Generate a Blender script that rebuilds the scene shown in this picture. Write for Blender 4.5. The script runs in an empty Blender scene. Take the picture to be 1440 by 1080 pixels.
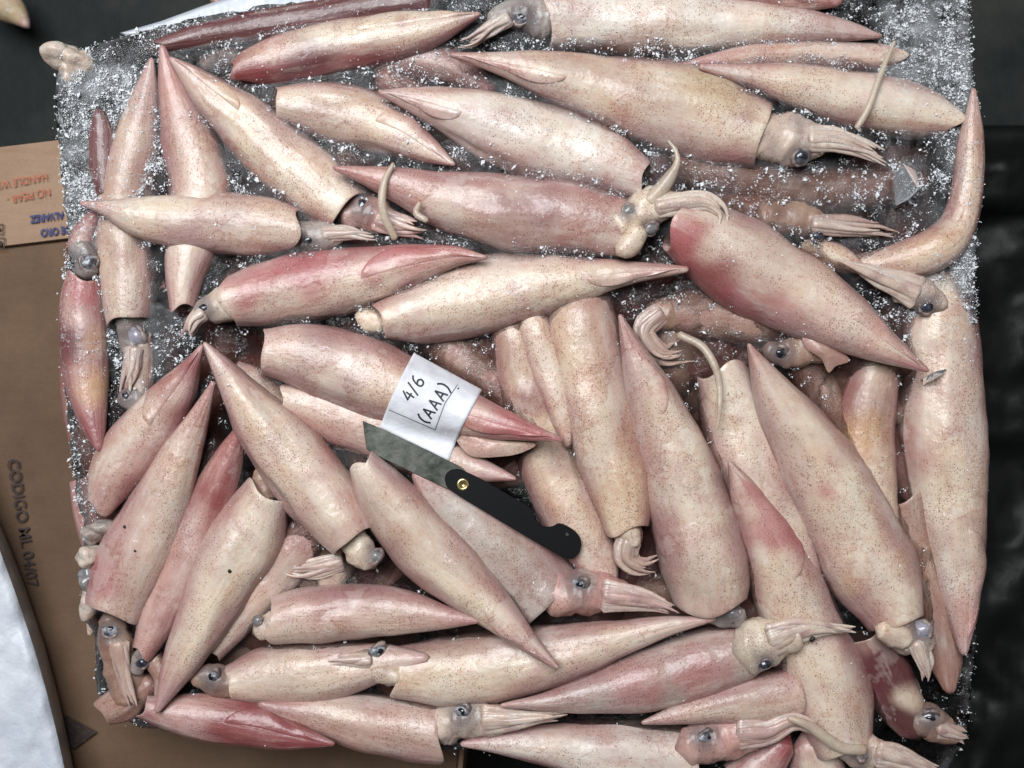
import bpy, math, random
import numpy as np
from mathutils import Vector, Matrix, noise
from mathutils.bvhtree import BVHTree

random.seed(7)
sc = bpy.context.scene
C = sc.collection

# ------------------------------------------------------------------ camera, light, exposure
S = 0.00045            # metres per photograph pixel on the top plane of the block (z = 0)
D = 0.63               # camera height above that plane
cam = bpy.data.cameras.new('camera')
cam.sensor_width = 36.0
cam.lens = 36.0 * D / (1440 * S)
cam.clip_start = 0.01
cam.clip_end = 50
cam.dof.use_dof = True
cam.dof.focus_distance = D - 0.005
cam.dof.aperture_fstop = 7.0
camo = bpy.data.objects.new('camera', cam)
camo.location = (0, 0, D)
C.objects.link(camo)
sc.camera = camo

world = bpy.data.worlds.new('World')
sc.world = world
world.use_nodes = True
world.node_tree.nodes['Background'].inputs[0].default_value = (0.80, 0.90, 1.0, 1)
world.node_tree.nodes['Background'].inputs[1].default_value = 0.035


def area(name, loc, target, size, power, col):
    l = bpy.data.lights.new(name, 'AREA')
    l.shape = 'RECTANGLE'
    l.size, l.size_y = size
    l.energy = power
    l.color = col
    o = bpy.data.objects.new(name, l)
    o.location = loc
    o.rotation_euler = (Vector(target) - Vector(loc)).to_track_quat('-Z', 'Y').to_euler()
    C.objects.link(o)


area('skylight', (-0.34, 0.55, 1.40), (0, 0, 0), (1.1, 0.85), 36.5, (0.955, 0.98, 1.0))
area('fill_light', (1.2, -0.1, 1.5), (0, 0, 0), (0.9, 1.2), 1.6, (1.0, 0.97, 0.93))  # added weak fill from the right, no known doorway behind it

sc.view_settings.view_transform = 'Standard'
sc.view_settings.look = 'None'
sc.view_settings.gamma = 1.0
sc.view_settings.exposure = 0.0
sc.view_settings.use_curve_mapping = False
sc.render.engine = 'CYCLES'
sc.cycles.use_denoising = True
sc.cycles.max_bounces = 6
sc.cycles.diffuse_bounces = 2
sc.cycles.glossy_bounces = 3
sc.cycles.transmission_bounces = 4
sc.cycles.use_adaptive_sampling = True
sc.cycles.adaptive_threshold = 0.025
sc.cycles.transparent_max_bounces = 12

# ------------------------------------------------------------------ helpers
DZ = 0.0085            # height of one layer of squid


def P(x, y, z):
    k = S * (D - z) / D
    return np.array([(x - 720) * k, (540 - y) * k, z])


def to_px(v):
    k = S * (D - v[2]) / D
    return v[0] / k + 720, 540 - v[1] / k


def sstep(a, b, x):
    t = min(1.0, max(0.0, (x - a) / (b - a)))
    return t * t * (3 - 2 * t)


def mix3(a, b, f):
    return (a[0] + (b[0] - a[0]) * f, a[1] + (b[1] - a[1]) * f, a[2] + (b[2] - a[2]) * f)


def mesh_obj(name, verts, faces, mat, parent=None, cols=None, smooth=True, along=None):
    me = bpy.data.meshes.new(name)
    me.from_pydata([tuple(v) for v in verts], [], faces)
    if cols is not None:
        at = me.color_attributes.new('Col', 'FLOAT_COLOR', 'POINT')
        at.data.foreach_set('color', np.asarray(cols, dtype=np.float32).ravel())
    if along is not None:
        at = me.attributes.new('Along', 'FLOAT_VECTOR', 'POINT')
        at.data.foreach_set('vector', np.asarray(along, dtype=np.float32).ravel())
    if smooth:
        me.polygons.foreach_set('use_smooth', [True] * len(me.polygons))
    me.materials.append(mat)
    me.update()
    o = bpy.data.objects.new(name, me)
    C.objects.link(o)
    if parent is not None:
        o.parent = parent
        o.matrix_parent_inverse = Matrix.Translation(parent.location).inverted()
    return o


def tag(o, label, cat, group=None, kind=None):
    if label:
        o['label'] = label
    if cat:
        o['category'] = cat
    if group:
        o['group'] = group
    if kind:
        o['kind'] = kind
    return o


def catmull(pts, step):
    """smooth curve through rows of pts (k columns, the first two are x, y), resampled about every step px"""
    p = np.asarray(pts, dtype=float)
    n = len(p)
    ext = np.vstack([2 * p[0] - p[1], p, 2 * p[-1] - p[-2]])
    out = []
    for i in range(n - 1):
        a, b, c, d = ext[i], ext[i + 1], ext[i + 2], ext[i + 3]
        m = max(2, int(np.linalg.norm((c - b)[:2]) / step))
        for k in range(m):
            t = k / m
            out.append(0.5 * ((2 * b) + (c - a) * t + (2 * a - 5 * b + 4 * c - d) * t * t + (3 * b - a - 3 * c + d) * t ** 3))
    out.append(p[-1])
    return np.array(out)


def frost_at(x, y):
    f = 0.52 - 0.42 * sstep(220, 640, y)
    if x < 170:
        f += 0.45 * (1 - sstep(90, 170, x)) * (1 - sstep(700, 800, y))
    if x > 1300:
        f += 0.45 * sstep(1300, 1370, x) * (1 - 0.6 * sstep(520, 640, y))
    f += 0.6 * (1 - sstep(185, 235, x)) * (1 - sstep(300, 360, y)) * sstep(60, 110, y)
    f += 0.6 * sstep(1215, 1260, x) * (1 - sstep(110, 160, y))
    f += 0.55 * sstep(1240, 1310, x) * sstep(330, 370, y) * (1 - sstep(440, 520, y))
    f += 0.45 * (1 - sstep(250, 300, x)) * sstep(400, 440, y) * (1 - sstep(540, 600, y))
    f += 0.2 * (1 - sstep(20, 60, y)) * (1 - sstep(640, 720, x))
    return min(1.0, f)


# ------------------------------------------------------------------ materials
def newmat(name):
    m = bpy.data.materials.new(name)
    m.use_nodes = True
    nt = m.node_tree
    b = nt.nodes.get('Principled BSDF')
    return m, nt, b


def N(nt, t, **kw):
    n = nt.nodes.new(t)
    for k, v in kw.items():
        if k in n.inputs:
            n.inputs[k].default_value = v
        else:
            setattr(n, k, v)
    return n


def mathn(nt, op, a, b=None, clamp=False):
    n = nt.nodes.new('ShaderNodeMath')
    n.operation = op
    n.use_clamp = clamp
    for i, v in enumerate((a, b)):
        if v is None:
            continue
        if isinstance(v, (int, float)):
            n.inputs[i].default_value = v
        else:
            nt.links.new(v, n.inputs[i])
    return n.outputs[0]


def mixc(nt, f, a, b, mode='MIX'):
    n = nt.nodes.new('ShaderNodeMix')
    n.data_type = 'RGBA'
    n.blend_type = mode
    for i, v in ((0, f), (6, a), (7, b)):
        if isinstance(v, (int, float)):
            n.inputs[i].default_value = v
        elif isinstance(v, tuple):
            n.inputs[i].default_value = v
        else:
            nt.links.new(v, n.inputs[i])
    return n.outputs[2]


def ramp(nt, v, lo, hi):
    n = nt.nodes.new('ShaderNodeMapRange')
    n.inputs[1].default_value = lo
    n.inputs[2].default_value = hi
    nt.links.new(v, n.inputs[0])
    return n.outputs[0]


def flesh_material(name, spots=1.0, sss=0.25, rough=0.40, coat=0.42, bump=0.6):
    m, nt, b = newmat(name)
    L = nt.links
    pos = N(nt, 'ShaderNodeNewGeometry').outputs['Position']
    at = N(nt, 'ShaderNodeAttribute', attribute_name='Col')

    def tex(t, scale, **kw):
        n = N(nt, t, **kw)
        n.inputs['Scale'].default_value = scale
        L.new(pos, n.inputs['Vector'])
        return n
    al = N(nt, 'ShaderNodeAttribute', attribute_name='Along').outputs['Vector']

    def streak(scale, sx, sy, **kw):
        mp = N(nt, 'ShaderNodeMapping')
        mp.inputs['Scale'].default_value = (sx, sy, 1)
        L.new(al, mp.inputs[0])
        n = N(nt, 'ShaderNodeTexNoise', **kw)
        n.inputs['Scale'].default_value = scale
        L.new(mp.outputs[0], n.inputs['Vector'])
        return n.outputs[0]
    # blotchy flesh tone
    n1 = tex('ShaderNodeTexNoise', 34, Detail=5.0, Roughness=0.6)
    n2 = tex('ShaderNodeTexNoise', 240, Detail=4.0, Roughness=0.6)
    n3 = tex('ShaderNodeTexNoise', 900, Detail=3.0, Roughness=0.6)
    s1 = streak(60, 0.45, 2.2, Detail=5.0, Roughness=0.6)
    s2 = streak(190, 0.35, 2.0, Detail=4.0, Roughness=0.65)
    col = at.outputs['Color']
    c = mixc(nt, ramp(nt, n1.outputs[0], 0.42, 0.70), col, mixc(nt, 1.0, col, (0.97, 0.87, 0.83, 1), 'MULTIPLY'))
    c = mixc(nt, mathn(nt, 'MULTIPLY', ramp(nt, s1, 0.50, 0.74), 0.8), c, mixc(nt, 1.0, c, (0.85, 0.71, 0.66, 1), 'MULTIPLY'))
    c = mixc(nt, mathn(nt, 'MULTIPLY', ramp(nt, s1, 0.46, 0.28), 0.45), c, (0.66, 0.62, 0.56, 1))
    c = mixc(nt, ramp(nt, n2.outputs[0], 0.35, 0.8), c, mixc(nt, 1.0, c, (0.90, 0.82, 0.77, 1), 'MULTIPLY'))
    c = mixc(nt, mathn(nt, 'MULTIPLY', ramp(nt, n3.outputs[0], 0.45, 0.75), 0.5), c, mixc(nt, 1.0, c, (0.80, 0.68, 0.63, 1), 'MULTIPLY'))
    # chromatophores: fine dots whose density wanders over the skin
    dens = tex('ShaderNodeTexNoise', 30, Detail=4.0, Roughness=0.6)
    dsum = mathn(nt, 'ADD', mathn(nt, 'MULTIPLY', dens.outputs[0], 0.65), mathn(nt, 'MULTIPLY', s1, 0.35))
    dmask = ramp(nt, dsum, 0.43, 0.60)
    for scale, size, strg in ((1050, 0.42, 0.62), (680, 0.33, 0.75), (430, 0.24, 0.85)):
        v = tex('ShaderNodeTexVoronoi', scale)
        d = ramp(nt, v.outputs['Distance'], size, size * 0.5)
        sel = nt.nodes.new('ShaderNodeSeparateColor')
        L.new(v.outputs['Color'], sel.inputs[0])
        pick = mathn(nt, 'GREATER_THAN', mathn(nt, 'MULTIPLY', dmask, 0.8 if scale > 600 else 0.55), sel.outputs[0])
        f = mathn(nt, 'MULTIPLY', mathn(nt, 'MULTIPLY', d, pick), strg * spots)
        c = mixc(nt, f, c, (0.16, 0.05, 0.05, 1))
    # places where the outer membrane has peeled: paler flesh with a ragged reddish border
    pn = tex('ShaderNodeTexNoise', 24, Detail=6.0, Roughness=0.62)
    pm = ramp(nt, pn.outputs[0], 0.585, 0.625)
    pb = mathn(nt, 'MULTIPLY', ramp(nt, pn.outputs[0], 0.560, 0.588), mathn(nt, 'SUBTRACT', 1.0, pm))
    c = mixc(nt, mathn(nt, 'MULTIPLY', pb, 0.35 * min(1, spots)), c, mixc(nt, 1.0, c, (0.72, 0.48, 0.46, 1), 'MULTIPLY'))
    c = mixc(nt, mathn(nt, 'MULTIPLY', pm, 0.30 * min(1, spots)), c, mixc(nt, 0.5, col, (0.70, 0.645, 0.57, 1)))
    # thin frost clinging to the skin where the block is frosted (alpha of the attribute)
    fr = tex('ShaderNodeTexNoise', 330, Detail=6.0, Roughness=0.72)
    fr2 = tex('ShaderNodeTexNoise', 60, Detail=3.0)
    thr = mathn(nt, 'SUBTRACT', 0.80, mathn(nt, 'MULTIPLY', at.outputs['Alpha'], 0.20))
    fm = mathn(nt, 'MULTIPLY', mathn(nt, 'SUBTRACT', mathn(nt, 'ADD', mathn(nt, 'MULTIPLY', fr.outputs[0], 0.8), mathn(nt, 'MULTIPLY', fr2.outputs[0], 0.32)), thr), 9.0, True)
    c = mixc(nt, mathn(nt, 'MULTIPLY', fm, 0.7), c, (0.78, 0.78, 0.79, 1))
    L.new(c, b.inputs['Base Color'])
    rn = tex('ShaderNodeTexNoise', 120, Detail=4.0)
    r = mathn(nt, 'ADD', mathn(nt, 'MULTIPLY', rn.outputs[0], 0.35), rough - 0.14)
    L.new(mathn(nt, 'ADD', r, mathn(nt, 'MULTIPLY', fm, 0.3)), b.inputs['Roughness'])
    b.inputs['Subsurface Weight'].default_value = sss
    b.inputs['Subsurface Radius'].default_value = (0.7, 0.48, 0.38)
    b.inputs['Subsurface Scale'].default_value = 0.0025
    b.inputs['Coat Weight'].default_value = coat
    b.inputs['Coat Roughness'].default_value = 0.15
    b.inputs['Specular IOR Level'].default_value = 0.45
    bp = N(nt, 'ShaderNodeBump', Strength=bump, Distance=0.0016)
    h = mathn(nt, 'ADD', mathn(nt, 'MULTIPLY', n1.outputs[0], 1.0), mathn(nt, 'MULTIPLY', n2.outputs[0], 0.22))
    h = mathn(nt, 'ADD', h, mathn(nt, 'ADD', mathn(nt, 'MULTIPLY', s1, 0.9), mathn(nt, 'MULTIPLY', s2, 0.30)))
    h = mathn(nt, 'ADD', h, mathn(nt, 'MULTIPLY', fm, 0.4))
    h = mathn(nt, 'SUBTRACT', h, mathn(nt, 'MULTIPLY', pm, 0.18))
    L.new(h, bp.inputs['Height'])
    L.new(bp.outputs[0], b.inputs['Normal'])
    bc = N(nt, 'ShaderNodeBump', Strength=0.8, Distance=0.0014)
    L.new(mathn(nt, 'ADD', fr2.outputs[0], mathn(nt, 'MULTIPLY', n2.outputs[0], 0.35)), bc.inputs['Height'])
    L.new(bc.outputs[0], b.inputs['Coat Normal'])
    return m


M_skin = flesh_material('squid_skin', 1.0)
M_fin = flesh_material('squid_fin', 1.0, sss=0.2)
M_head = flesh_material('squid_head', 1.0, sss=0.3, rough=0.42, coat=0.3, bump=1.0)
M_arm = flesh_material('squid_arm', 0.5, sss=0.6, rough=0.36, coat=0.4, bump=0.8)

M_gel = flesh_material('squid_tentacle', 0.2, sss=0.5, rough=0.3, coat=0.5, bump=0.8)
M_gel.node_tree.nodes['Principled BSDF'].inputs['Alpha'].default_value = 0.62


def simple(name, col, rough=0.5, metal=0.0, coat=0.0, bump=None, var=None, spec=0.5, sss=0):
    m, nt, b = newmat(name)
    pos = N(nt, 'ShaderNodeNewGeometry').outputs['Position']
    b.inputs['Base Color'].default_value = (*col, 1)
    b.inputs['Roughness'].default_value = rough
    b.inputs['Metallic'].default_value = metal
    b.inputs['Coat Weight'].default_value = coat
    b.inputs['Coat Roughness'].default_value = 0.08
    b.inputs['Specular IOR Level'].default_value = spec
    if sss:
        b.inputs['Subsurface Weight'].default_value = sss
        b.inputs['Subsurface Scale'].default_value = 0.004
    if var:
        scale, col2, lo, hi = var
        n = N(nt, 'ShaderNodeTexNoise', Detail=6.0, Roughness=0.65)
        n.inputs['Scale'].default_value = scale
        nt.links.new(pos, n.inputs['Vector'])
        nt.links.new(mixc(nt, ramp(nt, n.outputs[0], lo, hi), (*col, 1), (*col2, 1)), b.inputs['Base Color'])
    if bump:
        scale, dist = bump
        n = N(nt, 'ShaderNodeTexNoise', Detail=5.0, Roughness=0.6)
        n.inputs['Scale'].default_value = scale
        nt.links.new(pos, n.inputs['Vector'])
        bp = N(nt, 'ShaderNodeBump', Strength=0.6, Distance=dist)
        nt.links.new(n.outputs[0], bp.inputs['Height'])
        nt.links.new(bp.outputs[0], b.inputs['Normal'])
    return m


M_eye = simple('eyeball_silver', (0.40, 0.41, 0.44), 0.32, 0.0, 0.25, bump=(500, 0.0004), var=(210, (0.06, 0.06, 0.075), 0.36, 0.56))
M_eyedark = simple('eyeball_dark', (0.035, 0.038, 0.05), 0.16, 0.0, 0.7, var=(200, (0.16, 0.17, 0.20), 0.5, 0.75))
M_eyepale = simple('eyeball_pale', (0.33, 0.31, 0.36), 0.25, 0.0, 0.6, var=(180, (0.10, 0.10, 0.13), 0.48, 0.72), sss=0.3)
M_eyedull = simple('eyeball_dull', (0.16, 0.155, 0.16), 0.3, 0.0, 0.5, var=(200, (0.35, 0.31, 0.28), 0.45, 0.7))
M_pupil = simple('pupil_dark', (0.012, 0.012, 0.018), 0.12, coat=0.5)
M_white = simple('cream_flesh', (0.62, 0.54, 0.46), 0.4, coat=0.3, bump=(190, 0.0025), var=(110, (0.46, 0.34, 0.28), 0.4, 0.65), sss=0.3)
M_paper = simple('paper', (0.74, 0.75, 0.80), 0.5, bump=(70, 0.0022), var=(38, (0.56, 0.55, 0.60), 0.46, 0.72))
M_ink = simple('ink', (0.02, 0.02, 0.025), 0.6)
M_inkthin = simple('thin_ink', (0.10, 0.10, 0.11), 0.6)
M_steel = simple('carbon_steel', (0.16, 0.165, 0.145), 0.42, 0.7, bump=(420, 0.0002), var=(70, (0.04, 0.045, 0.036), 0.42, 0.68))
M_black = simple('black_handle', (0.005, 0.005, 0.006), 0.45, spec=0.2, bump=(300, 0.0001))
M_brass = simple('brass', (0.62, 0.48, 0.22), 0.28, 0.9)
M_speck = simple('dark_speck', (0.015, 0.012, 0.01), 0.5)


def ice_material():
    m, nt, b = newmat('clear_ice')
    L = nt.links
    out = nt.nodes['Material Output']
    nt.nodes.remove(b)
    pos = N(nt, 'ShaderNodeNewGeometry').outputs['Position']
    at = N(nt, 'ShaderNodeAttribute', attribute_name='Col')

    def tex(scale, det=5.0, rg=0.65):
        n = N(nt, 'ShaderNodeTexNoise', Detail=det, Roughness=rg)
        n.inputs['Scale'].default_value = scale
        L.new(pos, n.inputs['Vector'])
        return n.outputs[0]
    a, c2, c3 = tex(55), tex(300, 6, 0.75), tex(130)
    bp = N(nt, 'ShaderNodeBump', Strength=0.8, Distance=0.004)
    L.new(mathn(nt, 'ADD', a, mathn(nt, 'MULTIPLY', c3, 0.5)), bp.inputs['Height'])
    tr = N(nt, 'ShaderNodeBsdfTransparent', Color=(0.95, 0.955, 0.95, 1))
    gl = N(nt, 'ShaderNodeBsdfGlossy', Roughness=0.12)
    L.new(bp.outputs[0], gl.inputs['Normal'])
    fr = N(nt, 'ShaderNodeFresnel', IOR=1.31)
    L.new(bp.outputs[0], fr.inputs['Normal'])
    mx = N(nt, 'ShaderNodeMixShader')
    L.new(fr.outputs[0], mx.inputs[0])
    L.new(tr.outputs[0], mx.inputs[1])
    L.new(gl.outputs[0], mx.inputs[2])
    # cloudy white ice
    df = N(nt, 'ShaderNodeBsdfDiffuse', Color=(0.80, 0.82, 0.85, 1))
    thr = mathn(nt, 'SUBTRACT', 0.74, mathn(nt, 'MULTIPLY', at.outputs['Alpha'], 0.23))
    f = mathn(nt, 'MULTIPLY', mathn(nt, 'SUBTRACT', mathn(nt, 'ADD', mathn(nt, 'MULTIPLY', c2, 0.62), mathn(nt, 'MULTIPLY', c3, 0.38)), thr), 7.0, True)
    haze = mathn(nt, 'MULTIPLY', ramp(nt, a, 0.35, 0.75), mathn(nt, 'ADD', 0.01, mathn(nt, 'MULTIPLY', mathn(nt, 'POWER', at.outputs['Alpha'], 2.0), 0.32)))
    f = mathn(nt, 'MAXIMUM', mathn(nt, 'MULTIPLY', f, 0.85), haze)
    mx2 = N(nt, 'ShaderNodeMixShader')
    L.new(f, mx2.inputs[0])
    L.new(mx.outputs[0], mx2.inputs[1])
    L.new(df.outputs[0], mx2.inputs[2])
    L.new(mx2.outputs[0], out.inputs['Surface'])
    va = N(nt, 'ShaderNodeVolumeAbsorption', Color=(0.50, 0.36, 0.32, 1), Density=135.0)
    L.new(va.outputs[0], out.inputs['Volume'])
    return m


def crystal_material():
    m, nt, b = newmat('frost_crystal')
    b.inputs['Base Color'].default_value = (0.82, 0.84, 0.87, 1)
    b.inputs['Roughness'].default_value = 0.25
    b.inputs['Transmission Weight'].default_value = 0.12
    b.inputs['IOR'].default_value = 1.31
    return m


M_shard = simple('clear_shard', (0.85, 0.88, 0.92), 0.08)
M_shard.node_tree.nodes['Principled BSDF'].inputs['Transmission Weight'].default_value = 0.85
M_shard.node_tree.nodes['Principled BSDF'].inputs['IOR'].default_value = 1.31
M_ice = ice_material()
M_crystal = crystal_material()


def cardboard_material(name, c0, c1):
    m, nt, b = newmat(name)
    L = nt.links
    pos = N(nt, 'ShaderNodeNewGeometry').outputs['Position']
    mp = N(nt, 'ShaderNodeMapping')
    mp.inputs['Scale'].default_value = (30, 210, 30)
    mp.inputs['Rotation'].default_value = (0, 0, 0.12)
    L.new(pos, mp.inputs[0])
    st = N(nt, 'ShaderNodeTexNoise', Scale=1.0, Detail=3.0)
    L.new(mp.outputs[0], st.inputs['Vector'])
    n = N(nt, 'ShaderNodeTexNoise', Scale=11.0, Detail=8.0, Roughness=0.7)
    L.new(pos, n.inputs['Vector'])
    fi = N(nt, 'ShaderNodeTexNoise', Scale=700.0, Detail=3.0)
    L.new(pos, fi.inputs['Vector'])
    c = mixc(nt, ramp(nt, n.outputs[0], 0.35, 0.68), (*c0, 1), (*c1, 1))
    c = mixc(nt, mathn(nt, 'MULTIPLY', ramp(nt, st.outputs[0], 0.45, 0.8), 0.22), c, (0.15, 0.09, 0.055, 1))
    c = mixc(nt, mathn(nt, 'MULTIPLY', ramp(nt, fi.outputs[0], 0.4, 0.8), 0.3), c, mixc(nt, 1.0, c, (0.6, 0.55, 0.5, 1), 'MULTIPLY'))
    L.new(c, b.inputs['Base Color'])
    b.inputs['Roughness'].default_value = 0.8
    b.inputs['Specular IOR Level'].default_value = 0.25
    bp = N(nt, 'ShaderNodeBump', Strength=0.3, Distance=0.0008)
    L.new(mathn(nt, 'ADD', st.outputs[0], mathn(nt, 'MULTIPLY', n.outputs[0], 2.0)), bp.inputs['Height'])
    L.new(bp.outputs[0], b.inputs['Normal'])
    return m


M_card = cardboard_material('plain_cardboard', (0.33, 0.22, 0.15), (0.25, 0.16, 0.105))
M_carddark = cardboard_material('shaded_cardboard', (0.155, 0.095, 0.060), (0.095, 0.058, 0.036))  # same board, shade from the block and slab put into a darker brown
M_redink = simple('faded_red_print', (0.42, 0.09, 0.05), 0.75, var=(300, (0.40, 0.20, 0.11), 0.45, 0.7))
M_blueink = simple('blue_print', (0.035, 0.045, 0.14), 0.75, var=(300, (0.12, 0.09, 0.12), 0.5, 0.8))
M_blackink = simple('black_print', (0.03, 0.02, 0.018), 0.75, var=(300, (0.10, 0.06, 0.04), 0.5, 0.8))
M_floor = simple('wet_dark_floor', (0.013, 0.016, 0.016), 0.65, spec=0.2, var=(5, (0.040, 0.043, 0.037), 0.42, 0.66), bump=(40, 0.003))
M_blackplastic = simple('black_plastic', (0.006, 0.0065, 0.006), 0.5, spec=0.25, bump=(14, 0.004))
M_whiteplastic = simple('white_plastic_film', (0.60, 0.63, 0.68), 0.45, coat=0.1, bump=(30, 0.005), var=(18, (0.40, 0.44, 0.52), 0.42, 0.7))
M_greyplastic = simple('grey_plastic_film', (0.30, 0.28, 0.27), 0.35, coat=0.3, bump=(60, 0.002), var=(40, (0.20, 0.18, 0.17), 0.4, 0.7))

# ------------------------------------------------------------------ the ground
def grid_sheet(name, x0, x1, y0, y1, nx, ny, zf, mat, parent=None):
    v, f = [], []
    for j in range(ny + 1):
        for i in range(nx + 1):
            x = x0 + (x1 - x0) * i / nx
            y = y0 + (y1 - y0) * j / ny
            v.append((x, y, zf(x, y)))
    for j in range(ny):
        for i in range(nx):
            a = j * (nx + 1) + i
            f.append((a, a + 1, a + nx + 2, a + nx + 1))
    return mesh_obj(name, v, f, mat, parent)


FLOOR_Z = -0.34
tag(grid_sheet('floor', -1.6, 1.6, -1.6, 1.6, 60, 60, lambda x, y: FLOOR_Z + 0.004 * noise.noise(Vector((x * 6, y * 6, 0))), M_floor), None, None, kind='structure')

# ------------------------------------------------------------------ squid
CREAM = (0.70, 0.610, 0.495)
PALE = (0.75, 0.705, 0.635)
PINK = (0.49, 0.305, 0.295)
ROSE = (0.42, 0.135, 0.150)
RED = (0.24, 0.055, 0.062)
PURPLE = (0.13, 0.036, 0.045)
ORANGE = (0.57, 0.375, 0.245)
BROWN = (0.38, 0.255, 0.210)
GREY = (0.47, 0.425, 0.385)
MAUVE = (0.29, 0.165, 0.170)
#            base    tip    flank  tip0  flank strength
TINT = {
    'cream': (CREAM, PINK, PINK, 0.66, 0.55),
    'pale': (PALE, PINK, PINK, 0.70, 0.45),
    'pinktip': (mix3(CREAM, PINK, 0.3), ROSE, PINK, 0.66, 0.8),
    'pink': (mix3(CREAM, PINK, 0.35), mix3(PINK, ROSE, 0.45), PINK, 0.55, 0.8),
    'rose': (mix3(CREAM, PINK, 0.2), PINK, ROSE, 0.8, 0.95),
    'red': (mix3(CREAM, PINK, 0.8), mix3(ROSE, RED, 0.5), RED, 0.5, 0.9),
    'dark': ((0.125, 0.050, 0.052), (0.09, 0.035, 0.04), PURPLE, 0.5, 0.5),
    'orange': (mix3(CREAM, ORANGE, 0.35), PINK, mix3(ORANGE, PINK, 0.5), 0.75, 0.8),
    'brown': (BROWN, mix3(BROWN, RED, 0.3), mix3(BROWN, RED, 0.3), 0.6, 0.6),
    'grey': (GREY, PINK, mix3(GREY, PINK, 0.5), 0.7, 0.5),
    'redback': (CREAM, PINK, RED, 0.9, 1.0),
}
SEG = 36
mantle_geo = []


def curve_frames(pts, L, step, hk, lift=0.0):
    """pts rows (x, y, halfwidth[, layer]); the TOP of the tube follows the layer's level"""
    rows = [(p[0], p[1], p[2] * (1.03 if step > 4.5 else 1.0), p[3] if len(p) > 3 else L) for p in pts]
    c = catmull(rows, step)
    c[:, 2] = np.maximum(c[:, 2], 0.6)
    w = c[:, 2] * S
    h = w * hk
    zt = c[:, 3] * DZ + lift
    zc = zt - h
    ctr = np.array([P(a[0], a[1], z) for a, z in zip(c, zc)])
    tan = np.gradient(ctr, axis=0)
    tan[:, 2] = 0
    tan /= np.maximum(np.linalg.norm(tan, axis=1)[:, None], 1e-9)
    side = np.stack([tan[:, 1], -tan[:, 0], np.zeros(len(tan))], 1)
    ln = np.concatenate([[0], np.cumsum(np.linalg.norm(np.diff(ctr, axis=0), axis=1))])
    return c, ctr, side, tan, w, h, ln / ln[-1], ln


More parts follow.
